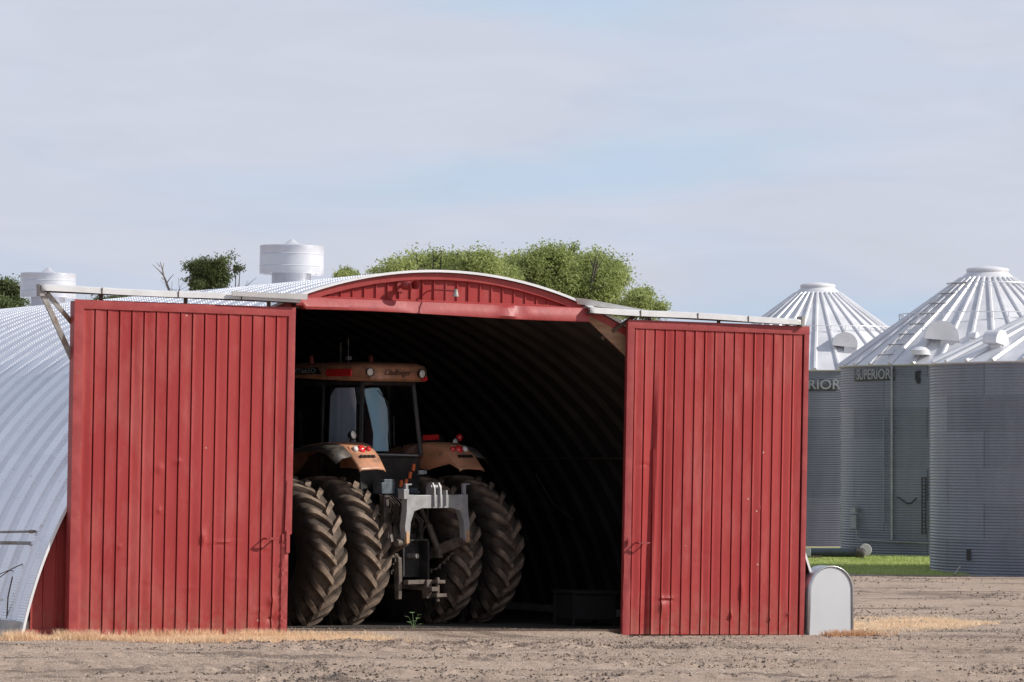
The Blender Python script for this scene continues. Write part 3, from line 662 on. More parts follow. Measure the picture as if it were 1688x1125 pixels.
# sliding doors
def door(name, x0, x1, z0, z1, npan, seed, dents, label, bent):
    d = bpy.data.objects.new(name, None)
    rs = random.Random(seed); pw = (x1 - x0 - .22) / npan; yf = -.27
    mb = MB(); NZ = 120; cols = []
    tilt = [rs.choice((-1, 1)) * rs.uniform(.002, .0065) for _ in range(npan)]
    xa = x0 + .11
    for k in range(npan):
        xx = xa + k * pw; rb = .026
        for f, h in ((0., 0.), (.002, -.034), (.017, -.034), (.020, .007)): cols.append((xx + f, h, 0, k))
        for q in range(1, 6): cols.append((xx + rb + (pw - rb) * q / 6, 0, q / 6 - .5, k))
    cols.append((xa + npan * pw, 0, .5, npan - 1))
    cx = np.array([c[0] for c in cols]); ch = np.array([c[1] for c in cols]); cq = np.array([c[2] * tilt[c[3]] * 2 for c in cols])
    zs = np.linspace(z0 + .01, z1 - .03, NZ)
    XX, ZZ = np.meshgrid(cx, zs)
    D = ch[None] + cq[None] + 0 * ZZ
    for (a, b, sx, sz, am, ty) in dents:
        g = np.exp(-((XX - a) / sx) ** 2 - ((ZZ - b) / sz) ** 2)
        if ty == 'c': g = g * np.tanh((ZZ - b) / .02 + (XX - a) * 3)
        D += 1.6 * am * g
    if bent == 'buckle':      # long vertical buckle running down beside the leading edge
        lx = 3.10 + (ZZ - 4.0) * .022; ram = np.clip((4.0 - ZZ) / 1.2, 0, 1)
        D += -.05 * ram * np.clip(1 - np.abs(XX - lx) / .16, 0, 1) * np.where(XX > lx, .35, 1) + .022 * ram * np.exp(-((XX - lx - .05) / .03) ** 2)
    D += .004 * (fbm(XX * 3, ZZ * 2, seed, 3) - .5) + .010 * (fbm(XX * 5, ZZ * 4, seed + 5, 3) - .5) * np.clip((1.6 - ZZ) / 1.6, 0, 1)
    Vv = np.stack([XX.ravel(), (yf - D).ravel(), ZZ.ravel()], 1); nc = len(cx)
    i = (np.arange(NZ - 1)[:, None] * nc + np.arange(nc - 1)[None, :]).ravel()
    o = raw(name, Vv, np.stack([i, i + 1, i + 1 + nc, i + nc], 1), RED, barn, smooth=True)
    o.data.set_sharp_from_angle(angle=R_(25)); tag(o, label)
    # core
    mb = MB(); mb.box(((x0 + x1) / 2, -.175 if bent == 'left' else -.205, (z0 + z1) / 2 + .01), (x1 - x0 - .03, .09 if bent == 'left' else .04, z1 - z0 - .04)); mb.build('door_core', REDT, o)
    mb = MB()
    def rail(a, b, c, d_, y0=-.29, y1=-.13, wob=0, n=30, vert=True):
        rw = []
        for q in range(n + 1):
            t = q / n
            if vert:
                zz_ = c + (d_ - c) * t; wv = wob * (rs.uniform(-1, 1)) * (1 if zz_ < 1.3 else .15)
                rw.append([(a, y1, zz_), (a + wv * .3, y0 - wv, zz_), (a + (b - a) * .45, y0 - .004 + wv, zz_), (b - wv, y0 - wv, zz_), (b, y1, zz_)])
            else:
                xx = a + (b - a) * t; rw.append([(xx, y1, d_), (xx, y0, d_), (xx, y0 - .003, (c + d_) / 2), (xx, y0, c), (xx, y0 + .03, c)])
        mb.grid(rw)
    if bent == 'left':
        rail(x0, x0 + .13, z0, z1); rail(x1 - .10, x1 - .0, 1.30, z1); rail(x1 - .14, x1 - .055, z0, 1.30, wob=.012)
        mb.box((x1 - .06, -.30, 1.2), (.05, .03, .30)); mb.box((x1 - .09, -.29, 1.62), (.012, .02, .8), Matrix.Rotation(.03, 3, 'Y'))
    else:
        rail(x0, x0 + .11, z0, z1, -.285, -.235, wob=.010); rail(x1 - .08, x1, z0, z1, -.285, -.2)
    rail(x0, x1, z1 - .10, z1 + .02, vert=False)
    mb.build('door_frame', REDT if bent != 'left' else REDRUST, o, smooth=25)
    hx = -2.84 if bent == 'left' else 2.80
    mb = MB(); zz_ = 1.24
    if bent != 'left': mb.box((x0 + .06, -.33, 1.26), (.05, .02, .09))
    mb.tube([(hx, -.28, zz_), (hx, -.40, zz_ - .005), (hx + .16, -.40, zz_), (hx + .16, -.28, zz_)], .012, 8); mb.box((hx + .08, -.405, zz_), (.10, .016, .035)); mb.build('handle', REDT, o)
    # hangers
    for t in (.12, .5, .88): mb = MB(); mb.box((x0 + (x1 - x0) * t, -.25, z1 + .05), (.05, .02, .12)); mb.build('hanger', RUST, o)
    return o
dl = [(-3.72, 1.22, .035, .10, .022, 'g'), (-3.65, 1.12, .05, .015, .02, 'c'), (-3.48, 1.17, .25, .02, .014, 'c'), (-4.35, 1.6, .03, .03, .015, 'g'), (-4.35, 2.15, .05, .05, .012, 'g'), (-4.1, 2.25, .05, .03, .012, 'g'),
      (-3.95, .55, .12, .015, .015, 'c'), (-4.4, .6, .2, .02, .012, 'c'), (-5.1, .75, .08, .02, .012, 'c'), (-2.72, .4, .05, .06, .02, 'g'), (-2.9, .25, .1, .02, .012, 'c'), (-3.3, .7, .2, .02, .010, 'c'), (-3.95, 1.72, .06, .015, .016, 'c'), (-2.72, .15, .05, .03, -.02, 'g'), (-4.9, 1.1, .03, .02, .012, 'g'), (-2.85, 1.1, .1, .02, .012, 'c')]
door('sliding_door', -5.60, -2.44, -.075, 4.34, 17, 5, dl, 'left red ribbed sliding door, wider, with dents at mid height', 'left')
dr = [(2.95, 2.35, .12, .02, .016, 'c'), (3.30, .45, .14, .02, .03, 'c'), (3.25, .35, .05, .1, .02, 'g'), (3.55, 1.9, .05, .02, .012, 'c'), (4.35, .22, .015, .04, .03, 'g'), (4.52, .55, .03, .18, .018, 'g'), (5.28, .25, .02, .03, .02, 'g'), (4.98, .18, .02, .02, .02, 'g'), (4.8, 1.75, .02, .03, .01, 'g'), (2.9, .5, .1, .02, .012, 'c'), (4.0, 1.1, .25, .02, .006, 'c')]
door('sliding_door', 2.62, 5.55, -.055, 4.35, 17, 9, dr, 'right red ribbed sliding door with a long buckle beside its handle', 'buckle')
# sill of the end wall
mb = MB(); mb.box((-5.2, -.04, -.04), (1.9, .05, .08)); mb.build('wall_sill', REDT, barn)
mb = MB(); mb.box((.2, -.12, -.005), (5.6, .10, .05)); mb.build('threshold', RUST, barn)
mb = MB(); mb.box((-6.1, 12, -.02), (.35, 24, .25)); mb.box((5.9, 12, -.02), (.35, 24, .25)); mb.build('footing', CONC, barn)
# roof ventilators
def ventilator(u):
    mb = MB()
    P = [(.295, 4.62), (.295, 5.20), (.30, 5.21), (.05, 5.215)]
    mb.lathe(P, 40, (XC, u, 0))
    D = [(.30, 5.20), (.475, 5.165), (.478, 5.17), (.478, 5.27), (.487, 5.28), (.478, 5.29), (.478, 5.45), (.487, 5.46), (.478, 5.47), (.478, 5.575), (.482, 5.58), (.47, 5.59), (.15, 5.60), (.145, 5.60), (.0008, 5.70)]
    D = [(r, z - .05) for r, z in D]
    mb.lathe(D, 48, (XC, u, 0))
    return mb.build('roof_ventilator', VENTM, roof, smooth=40)
ventilator(5.40); ventilator(16.1)

# gable fittings
hm = thing('loudspeaker_horn', 'red painted round loudspeaker horn on the gable above the doorway', 'loudspeaker', BM @ Matrix.Translation((-.78, -.02, 4.72)))
mb = MB(); mb.tube([(0, 0, 0), (0, -.16, 0)], .02, 8); mb.box((0, -.01, 0), (.1, .03, .16)); mb.build('bracket', REDT, hm)
ax = Matrix.Rotation(R_(90), 3, 'X') @ Matrix.Identity(3)
mb = MB(); ax2 = Matrix.Rotation(R_(8), 3, 'Z') @ ax
mb.lathe([(.001, .10), (.055, .10), (.06, .14), (.058, .24), (.042, .26), (.047, .30), (.07, .37), (.078, .39), (.080, .40), (.073, .395), (.045, .33), (.03, .26), (.001, .25)], 28, (0.0, 0, 0), ax2)
mb.build('bell', REDT, hm, smooth=40)
lm = thing('gable_lamp', 'small grey lamp on a thin arm sticking out of the gable', 'lamp', BM @ Matrix.Translation((-.36, -.02, 4.665)))
mb = MB(); mb.tube([(0, 0, 0), (0, -.25, .01), (.10, -.42, .0), (.17, -.52, -.01)], .010, 8); mb.build('arm', REDT, lm)
mb = MB(); mb.lathe([(.001, .02), (.028, .015), (.03, -.03), (.045, -.075), (.045, -.085), (.001, -.08)], 18, (.18, -.53, 0)); mb.build('lamp_head', STEEL, lm)

# pipe rail left of the barn
pg = thing('pipe_rail', 'two grey steel pipes with a slack wire beside the curved barn wall', 'pipe rail', Matrix.Translation((-5.98, 56.55, 0)))
mb = MB(); mb.tube([(0.05, .25, 1.33), (-.5, .05, 1.315), (-3.2, -.7, 1.29)], .016, 8); mb.tube([(-.45, .06, 1.315), (-.4, .05, 1.315)], .024, 8); mb.build('rail', STEEL, pg)
mb = MB(); mb.tube([(-.03, .25, 1.15), (-.6, .0, 1.165), (-3.2, -.7, 1.20)], .024, 10); mb.tube([(-.06, .22, 1.08), (-.04, .24, 1.2)], .02, 8); mb.build('rail', STEEL, pg)
mb = MB(); mb.tube([(-.08, .2, 1.13), (-.3, .1, 1.00), (-.55, .0, .88), (-.68, -.05, .82), (-.9, -.1, .66)], .007, 6); mb.build('wire', RUST, pg)
mb = MB(); mb.tube([(-.95, -.15, .70), (-.72, -.1, .80), (-.66, -.1, .80), (-.65, -.1, .78)], .006, 6); mb.tube([(-.66, -.1, .72), (-.72, -.1, .45), (-.74, -.1, .1)], .010, 6); mb.build('hook', RUST, pg)
mb = MB(); mb.tube([(-3.2, -.7, -.1), (-3.2, -.7, 1.4)], .04, 10); mb.build('post', STEEL, pg)

# curved galvanised hood right of the doors
HM = BM @ Matrix.Translation((5.97, -.30, -.06))
hd = thing('vent_hood', 'knee high round topped galvanised hood with a pale flat front beside the right red door', 'metal hood', HM)
HF = M('pale_sheet', (.50, .52, .54), .4, c2=(.58, .60, .61), scale=1.5, metal=.1, dust=(.42, .40, .34), dscale=3, dlo=.55, dhi=.9, stretch=(1, 1, .5))
HS = M('hood_galvanised', (.42, .44, .46), .3, c2=(.62, .64, .66), scale=2.5, metal=.6, stretch=(1, .4, 1))
outl = []
hw, hh = .335, .98
for k in range(0, 25):
    a = math.pi * k / 24; outl.append((hw * math.cos(a) * (1 - .0 * abs(math.cos(a))), hh - hw + hw * math.sin(a)))
outl = [(hw + .015, 0)] + outl + [(-hw - .015, 0)]
mb = MB(); mb.prism(outl, .02, lambda u, v, w_: Vector((u, w_, v))).build('front_panel', HF, hd, smooth=30, bevel=.006)
mb = MB(); rws = []
for k, (u, v) in enumerate(outl):
    s = 1.02
    rws.append([(u * 1.03, -.03, v * 1.0 + .012), (u * 1.03, .30, v + .012)])
mb.grid(rws); o = mb.build('curved_shell', HS, hd, smooth=40); s = o.modifiers.new('s', 'SOLIDIFY'); s.thickness = .012; s.offset = 1

FLOORM = M('dark_dirt_floor', (.028, .022, .018), .9, c2=(.055, .044, .036), scale=2, bump=.4, bscale=20)  # even dark tone, much darker than the yard soil
fx = np.arange(-5.9, 5.8, .3); fy = np.arange(.55, LEN - .7, .3); FX, FY = np.meshgrid(fx, fy)
FYj = FY + np.where(FY < .6, .25 * (vnoise(FX * 1.7, FX * 0, 4) - .5), 0)
Vw = np.array([list(bl(a, b, 0)) for a, b in zip(FX.ravel(), FYj.ravel())]); Vw[:, 2] = ground_z(Vw[:, 0], Vw[:, 1]) + .012
nf = len(fx); jf = (np.arange(len(fy) - 1)[:, None] * nf + np.arange(nf - 1)[None, :]).ravel()
tag(raw('barn_floor', Vw, np.stack([jf, jf + 1, jf + 1 + nf, jf + nf], 1), FLOORM, smooth=True), 'dark dirt floor inside the barn', 'floor', kind='structure')
# things barely seen inside
CARTM = M('dark_iron', (.012, .011, .01), .8)  # near-black even tone for the cart
ct = thing('hand_cart', 'low dark cart frame standing on the barn floor behind the right door edge', 'cart', BM @ Matrix.Translation((3.0, 1.3, 0)))
mb = MB(); mb.beam((-.35, 0, .5), (.35, 0, .5), .04, .04); mb.beam((-.35, .7, .5), (.35, .7, .5), .04, .04); mb.beam((-.35, 0, .5), (-.35, .7, .5), .04, .04); mb.beam((.35, 0, .5), (.35, .7, .5), .04, .04)
mb.box((0, .35, .28), (.66, .66, .34)); mb.build('bed', CARTM, ct)
for sx in (-1, 1):
    for yy in (0.05, .65):
        mb = MB(); mb.beam((sx * .33, yy, 0.02), (sx * .33, yy, .5), .04, .04); mb.build('leg', CARTM, ct)
wp = thing('wall_pipe', 'thin horizontal pipe with hanging cables on the dark inner wall of the barn', 'pipe', BM)
def wallx(z): return XC + math.sqrt((RR - .25) ** 2 - (z - ZC) ** 2)
mb = MB(); mb.tube([(wallx(2.45), .6, 2.45), (wallx(2.45), 12, 2.45)], .018, 8); mb.build('pipe', BROWN, wp)
for yy in (2.2, 6.):
    mb = MB(); mb.tube([(wallx(2.45) - .02, yy, 2.45), (wallx(2.3) - .1, yy + .5, 2.2), (wallx(2.) - .1, yy + .3, 1.75), (wallx(1.8) - .05, yy - .1, 1.5)], .012, 6); mb.build('cable', BROWN, wp)

# ================================================================== TRACTOR
T = thing('tractor', 'orange and black farm tractor with dual rear tyres parked inside the dark barn', 'tractor', TM)
def part(mb, name, mat, parent=T, **k): return mb.build(name, mat, parent, **k)
def tyre_mesh(R, w_, nl, lh=.055, sc_=1.0):
    mb = MB(); axm = Matrix.Rotation(R_(90), 3, 'Y')
    h = w_ / 2; ri = R * .54
    prof_ = [(ri, -h * .72), (ri + .03, -h * .80), (R * .68, -h * .98), (R * .80, -h * 1.0), (R * .90, -h * .97), (R - .065, -h * .90), (R - .02, -h * .72), (R - .004, -h * .35), (R, 0)]
    prof_ = prof_ + [(r, -z) for r, z in prof_[-2::-1]]
    mb.lathe(prof_, 72, (0, 0, 0), axm)
    # lugs
    for side in (-1, 1):
        for k in range(nl):
            a0 = 2 * math.pi * (k + (.5 if side > 0 else 0)) / nl
            st = []
            NS = 8
            for q in range(NS + 1):
                t = q / NS; xx = side * (-.02 + (h * .97 + .02) * t)
                ds = .25 * sc_ * (t ** .9); a = a0 + ds / R          # trailing toward the shoulder
                rb = R - .004 - (.0 if t < .6 else .075 * ((t - .6) / .4) ** 2)
                rt = rb + lh * (1 if t < .9 else .85)
                wd = (.036 + .010 * t) * sc_
                st.append((xx, a, rb - .02, rt, wd))
            # wrap down the sidewall
            st.append((side * h * 1.03, st[-1][1] + .06 / R, R * .885, R * .905 + .02, .034 * sc_))
            st.append((side * h * 1.035, st[-1][1] + .03 / R, R * .82, R * .82 + .012, .022 * sc_))
            prev = None
            for q, (xx, a, rb, rt, wd) in enumerate(st):
                def P(r, off):
                    aa = a + off / R
                    return Vector((xx, -r * math.cos(aa) if False else r * math.sin(-aa - math.pi), r * math.cos(aa)))
                # tangent offsets (lug direction roughly 45 deg => widen along arc)
                cur = [mb.bm.verts.new(P(rb, -wd * 1.5)), mb.bm.verts.new(P(rt, -wd)), mb.bm.verts.new(P(rt, wd)), mb.bm.verts.new(P(rb, wd * 1.5))]
                if q >= NS + 1:
                    for v_ in cur: v_.co.x = xx + side * (.012 if v_ in cur[1:3] else -.02)
                if prev:
                    for j in range(3): mb.bm.faces.new((prev[j], prev[j + 1], cur[j + 1], cur[j]))
                else: mb.bm.faces.new(cur)
                prev = cur
            mb.bm.faces.new(prev[::-1])
    return mb
def rim_mesh(R, w_, off):
    mb = MB(); axm = Matrix.Rotation(R_(90), 3, 'Y'); r = R * .56; h = w_ / 2
    mb.lathe([(r, -h * .78), (r - .02, -h * .80), (r - .04, -h * .7), (r - .06, off), (.20, off + .03), (.19, off + .09), (.10, off + .10), (.001, off + .10)], 40, (0, 0, 0), axm)
    mb.lathe([(r - .06, off), (r - .04, h * .7), (r - .02, h * .8), (r, h * .78)], 40, (0, 0, 0), axm)
    for k in range(10):
        a = 2 * math.pi * k / 10; mb.box((off + .11, .14 * math.cos(a), .14 * math.sin(a)), (.03, .03, .03))
    return mb
RT, WT = 1.03, .60
w0 = part(rim_mesh(RT, WT, -.05), 'wheel', DARK); ty0 = tyre_mesh(RT, WT, 24, .068).build('tyre', RUB, w0, smooth=35)
def putw(o, x, y, z, rot): o.location = (x, y, z); o.rotation_euler = (rot, 0, 0)
putw(w0, -1.77, 0, 1.06, .1)
for x, r in ((-.91, .17), (.91, .05), (1.77, .22)):
    c = w0.copy(); col.objects.link(c); c.parent = T; t_ = ty0.copy(); col.objects.link(t_); t_.parent = c; putw(c, x, 0, 1.06, r)
w1 = part(rim_mesh(.72, .46, -.04), 'wheel', DARK); ty1 = tyre_mesh(.72, .46, 18, .045, .8).build('tyre', RUB, w1, smooth=35)
putw(w1, -.95, 2.95, .76, .1)
c = w1.copy(); col.objects.link(c); c.parent = T; t_ = ty1.copy(); col.objects.link(t_); t_.parent = c; putw(c, .95, 2.95, .76, .3)
# chassis
mb = MB(); mb.tube([(-1.95, 0, 1.06), (1.95, 0, 1.06)], .11, 20); mb.tube([(-.5, 0, 1.06), (.5, 0, 1.06)], .24, 24)
mb.box((0, .15, 1.15), (.62, 1.3, .85)); mb.box((0, 1.8, 1.0), (.55, 2.6, .6)); mb.box((0, -.45, 1.35), (.5, .3, .5)); mb.tube([(-.95, 2.95, .76), (.95, 2.95, .76)], .09, 14)
mb.box((0, -.5, 1.75), (.55, .25, .28)); part(mb, 'chassis', DARK, bevel=.02)
mb = MB(); mb.box((0, 2.75, 1.75), (.78, 2.1, .75), None, .85); mb.box((0, 3.85, 1.55), (.6, .15, .6)); part(mb, 'engine_hood', YEL, bevel=.06)
mb = MB(); mb.tube([(.52, 2.1, 1.9), (.52, 2.1, 3.1)], .07, 14); part(mb, 'exhaust', BLACK)
# cab
mb = MB()
cz0, cz1 = 2.44, 3.50
br = [(-.60, -.36), (.60, -.36), (.70, .35), (.70, 1.0), (.55, 1.55), (-.55, 1.55), (-.70, 1.0), (-.70, .35)]
tp = [(-.50, -.30), (.50, -.30), (.64, .35), (.64, 1.0), (.52, 1.42), (-.52, 1.42), (-.64, 1.0), (-.64, .35)]
def pil(i, w_=.06): mb.beam((br[i][0], br[i][1], cz0 - .6 if i not in (0, 1) else cz0), (tp[i][0], tp[i][1], cz1), w_, w_)
for i in (0, 1, 2, 4, 5, 7): pil(i, .045 if i in (2, 7) else .06)
for i in range(8):
    a, b = br[i], br[(i + 1) % 8]; mb.beam((a[0], a[1], cz0), (b[0], b[1], cz0), .06, .06)
    a, b = tp[i], tp[(i + 1) % 8]; mb.beam((a[0], a[1], cz1 - .03), (b[0], b[1], cz1 - .03), .06, .07)
mb.prism([(p[0] * .98, p[1] * .98) for p in br], .70, lambda u, v, w_: Vector((u, v, 2.07 + w_)))
part(mb, 'cab_frame', DARK, bevel=.01)
def pane(i, j, name, z0=cz0 + .03, z1=cz1 - .06):
    def at(p, q, z): t = (z - cz0) / (cz1 - cz0); return Vector((p[0] + (q[0] - p[0]) * t, p[1] + (q[1] - p[1]) * t, z))
    m = MB(); m.face([at(br[i], tp[i], z0), at(br[j], tp[j], z0), at(br[j], tp[j], z1), at(br[i], tp[i], z1)]); o = part(m, name, GLASS, smooth=0)
    s = o.modifiers.new('s', 'SOLIDIFY'); s.thickness = .006; return o
pane(0, 1, 'rear_window'); pane(7, 0, 'side_window'); pane(1, 2, 'side_window'); pane(6, 7, 'side_window', cz0 - .3); pane(2, 3, 'side_window', cz0 - .3); pane(4, 5, 'windscreen', cz0 - .3)
# rubber window trim + wiper on the rear window
mb = MB(); mb.tube([(-.30, -.40, 3.36), (-.10, -.40, 3.2), (-.07, -.41, 2.6)], .008, 6); mb.tube([(.02, -.41, 2.58), (.02, -.40, 3.0)], .006, 6); part(mb, 'wiper', BLACK)
mb = MB(); mb.tube([(-.46, -.40, 2.46), (.50, -.40, 2.44)], .012, 8); part(mb, 'window_bar', SILV)
# pale sheets inside the cab, shaped and coloured as sky reflections in its glass
BLUEG = M('pale_reflection', (.62, .66, .76), .5, c2=(.84, .87, .92), scale=1.6, stretch=(3, 6, .3), bump=.5, bscale=3)
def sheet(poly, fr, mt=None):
    m = MB(); m.prism(poly, .012, fr); return part(m, 'reflection_sheet', mt or BLUEM, smooth=0)
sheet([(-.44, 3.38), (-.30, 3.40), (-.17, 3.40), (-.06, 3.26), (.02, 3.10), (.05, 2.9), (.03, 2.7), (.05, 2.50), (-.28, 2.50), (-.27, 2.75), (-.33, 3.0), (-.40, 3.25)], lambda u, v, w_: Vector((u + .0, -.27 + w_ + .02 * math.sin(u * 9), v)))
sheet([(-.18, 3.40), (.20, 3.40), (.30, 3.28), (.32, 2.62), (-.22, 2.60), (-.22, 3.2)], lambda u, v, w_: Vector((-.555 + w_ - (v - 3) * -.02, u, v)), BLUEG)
mb = MB(); mb.box((.1, .55, 2.5), (.5, .5, .15)); mb.box((.1, .32, 2.85), (.48, .14, .65), Matrix.Rotation(R_(-8), 3, 'X')); part(mb, 'seat', BLACK, bevel=.04)
# roof
mb = MB()
def rring(z, k, dy=0): 
    P = [(-.62, -.55), (-.50, -.60), (.50, -.60), (.62, -.55), (.76, -.2), (.80, .5), (.76, 1.4), (.60, 1.62), (-.60, 1.62), (-.76, 1.4), (-.80, .5), (-.76, -.2)]
    return [mb.bm.verts.new((x * k * .90 - .03, (y - .4) * k + .4, z + (.04 if (z > 3.6 and False) else 0))) for x, y in P]
rg = [rring(3.49, .97), rring(3.52, 1.0), rring(3.66, 1.0), rring(3.71, .97), rring(3.75, .85), rring(3.77, .5)]
for i in range(len(rg) - 1):
    for j in range(12): mb.bm.faces.new((rg[i][j], rg[i][(j + 1) % 12], rg[i + 1][(j + 1) % 12], rg[i + 1][j]))
mb.bm.faces.new(rg[0][::-1]); mb.bm.faces.new(rg[-1])
for v in mb.bm.verts:                       # side skirt rises toward the front
    if v.co.z < 3.6 and v.co.y > -.3: v.co.z += .05 * (v.co.y + .3)
rf = part(mb, 'roof', YEL, smooth=45)
def lamp(name, x, y, z, r, parent, mat=LAMPW, d=.07, dirv=(0, -1, 0), housing=True):
    q = Vector(dirv).to_track_quat('Z', 'Y').to_matrix()
    m = MB(); m.lathe([(.001, -d), (r * .7, -d), (r * 1.12, -.01), (r * 1.15, .012), (r * 1.0, .015), (r * .98, 0), (.001, 0)], 24, (x, y, z), q); h_ = part(m, name, BLACK, parent, smooth=40)
    m = MB(); m.lathe([(r * .97, .002), (r * .7, .015), (.001, .02)], 24, (x, y, z), q); part(m, 'lens', mat, h_, smooth=50) if parent is T else part(m, name.split('_')[0] + '_lens', mat, parent, smooth=50)
lamp('work_lamp', -.62, -.58, 3.615, .055, rf, dirv=(-.25, -1, -.1)); lamp('work_lamp', .35, -.64, 3.60, .062, rf, dirv=(0, -1, -.05))
mb = MB(); mb.box((.42, -.61, 3.53), (.10, .03, .06)); part(mb, 'marker_light', REDL, rf)
mb = MB(); mb.prism([(-.27, -.05), (.24, -.05), (.27, -.02), (.27, .03), (.23, .055), (-.25, .055), (-.28, .02)], .03, lambda u, v, w_: Vector((-.735 + w_ , -.06 + u * .96, 3.61 + v))); part(mb, 'marker_light', REDL, rf, bevel=.008)
mb = MB(); mb.prism([(-.36, -.05), (.36, -.05), (.36, .045), (-.27, .045)], .02, lambda u, v, w_: Vector((-.752 + w_, .64 + u, 3.645 + v))); part(mb, 'badge', BLACK, rf)
textmesh('MT665D', .095, 'badge_text', CHALK, rf, lambda x, y, z: Vector((-.765, .63 - x, 3.643 + y)), xs=1.45, bold=.002)
textmesh('Challenger', .12, 'roof_text', INK, rf, lambda x, y, z: Vector((-.12 + x, -.611 - z, 3.61 + y)), shear=.5, xs=1.0)
for (x, y, c_) in ((-.55, .70, REDL), (.05, .1, REDL)):
    mb = MB(); mb.lathe([(.045, 0), (.045, .03), (.035, .04), (.035, .10), (.02, .12), (.001, .125)], 16, (x, y, 3.75)); part(mb, 'beacon', BEAC, rf, smooth=40)
mb = MB(); mb.tube([(-.35, .3, 3.75), (-.35, .3, 4.05)], .005, 6); part(mb, 'antenna', STEEL, rf)
mb = MB(); mb.tube([(-.20, .3, 3.75), (-.20, .3, 4.12)], .005, 6); mb.box((-.2, .3, 3.83), (.08, .05, .05)); part(mb, 'antenna', STEEL, rf)
# rear fenders
def fender(s):
    cur = [(1.05, 1.80), (.92, 2.15), (.6, 2.43), (.2, 2.57), (-.2, 2.62), (-.50, 2.62), (-.66, 2.58), (-.85, 2.44), (-1.00, 2.27), (-1.02, 2.24)]
    m = MB(); rws = []
    for i, (y, z) in enumerate(cur):
        e = .02 if i in (0, 9) else 0
        wi = .62 if y > -.5 else .62 + .12 * min(1, (-.5 - y) / .5)
        dp_ = np.interp(y, [-1.0, -.85, -.6, -.45, -.1, .6], [.03, .12, .36, .40, .34, .26])
        rws.append([(s * wi, y + .01, z - float(dp_)), (s * (wi), y, z - .02), (s * (wi + .03), y, z), (s * .9, y, z + .012), (s * 1.20, y, z), (s * 1.24, y + .005, z - .03)])
    m.grid(rws); o = part(m, 'rear_fender', YEL, smooth=35); sd = o.modifiers.new('s', 'SOLIDIFY'); sd.thickness = .02; sd.offset = -1
    m = MB(); rws = []
    for (y, z) in cur[:-1]: rws.append([(s * 1.22, y, z - .01), (s * 1.42, y, z - .04), (s * 1.52, y + .02, z - .12)])
    m.grid(rws[:-1]); e = part(m, 'fender_flare', GREASE, o, smooth=35); sd = e.modifiers.new('s', 'SOLIDIFY'); sd.thickness = .015
    n = Vector((0, -.66, .75)).normalized(); q = n.to_track_quat('Z', 'Y').to_matrix()
    n2 = Vector((0, -.6, .8))
    def onf(x, t): # point on the sloping rear face
        return Vector((s * x, -.68 - .30 * t, 2.575 - .30 * t))
    m = MB(); p = onf(.98, .22); m.prism([(-.20, -.085), (.20, -.085), (.19, .07), (.12, .10), (-.12, .10), (-.19, .07)], .03, lambda u, v, w_: Vector((p.x + u, p.y - w_ * .7 + v * .7, p.z + w_ * .7 + v * .7))); part(m, 'light_panel', YEL, o, bevel=.008)
    for (x, r, mt) in ((.97, .062, REDL), (.84, .038, REDL), (1.09, .045, LAMPW)):
        p_ = onf(x, .22) + Vector((0, -.02, .02)); m = MB(); m.lathe([(r, 0), (r, .012), (r * .7, .028), (.001, .034)], 20, p_, Vector((0, -.85, .5)).to_track_quat('Z', 'Y').to_matrix()); part(m, 'tail_light', mt, o, smooth=50)
    m = MB()
    for k in range(4): p_ = onf(.86 + .075 * k, .62) + Vector((0, -.025, .04)); m.prism([(-.028, -.02), (.028, -.02), (.028, .02), (-.028, .02)], .02, lambda u, v, w_: Vector((p_.x + u, p_.y - .7 * w_ + .7 * v, p_.z + .7 * w_ + .7 * v)))
    part(m, 'switch_row', BLACK, o)
    return o
fl = fender(-1); fr_ = fender(1)
mb = MB(); mb.tube([(-.96, -.52, 2.6), (-.96, -.55, 2.70)], .012, 6); part(mb, 'lamp_bracket', BLACK, fl); lamp('work_lamp', -.94, -.57, 2.73, .062, fl, dirv=(.1, -1, .15))
mb = MB(); mb.beam((.62, .05, 2.55), (1.72, -.02, 2.62), .04, .07); mb.box((1.1, -.06, 2.64), (.5, .02, .16)); lb = part(mb, 'light_bar', BLACK)
mb = MB(); mb.box((1.09, -.075, 2.70), (.32, .012, .075), Matrix.Rotation(R_(-2), 3, 'Y')); part(mb, 'reflector', REDL, lb)
lamp('work_lamp', 1.58, -.08, 2.63, .055, lb); 
mb = MB(); mb.lathe([(.05, -.03), (.055, 0), (.045, .02), (.001, .035)], 20, (1.70, -.06, 2.70), Vector((0, -1, 0)).to_track_quat('Z', 'Y').to_matrix()); part(mb, 'marker_light', REDL, lb, smooth=50)
# rear linkage
mb = MB(); tk = .09
def FZ(u, v, w_): return Vector((u, -1.25 + w_, v))
mb.prism([(-.60, 1.67), (-.46, 1.655), (-.3, 1.70), (.3, 1.70), (.46, 1.655), (.60, 1.67), (.60, 1.885), (-.60, 1.885)], tk, FZ)
for s in (-1, 1):
    mb.prism([(s * .605, 1.89), (s * .46, 1.89), (s * .46, 1.66), (s * .53, 1.50), (s * .555, 1.24), (s * .615, 1.22), (s * .645, 1.45), (s * .61, 1.66)][::s], tk + .02, FZ)
    mb.box((s * .575, -1.25, 1.96), (.05, .05, .17)); mb.tube([(s * .575 - .01, -1.25, 2.03), (s * .575 + .11, -1.25, 2.035)], .014, 8)
mb.box((.15, -1.27, 1.84), (.03, .14, .22)); mb.box((-.62, -1.25, 1.90), (.10, .12, .14))
qc = part(mb, 'quick_coupler', SILV, bevel=.007)
mb = MB()
for dx in (-.07, .05): mb.prism([(-.09, 1.72), (.10, 1.72), (.08, 2.0), (.03, 2.06), (-.04, 2.06), (-.08, 1.98)], .03, lambda u, v, w_: Vector((dx - .01 + w_, -1.25 + u, v)))
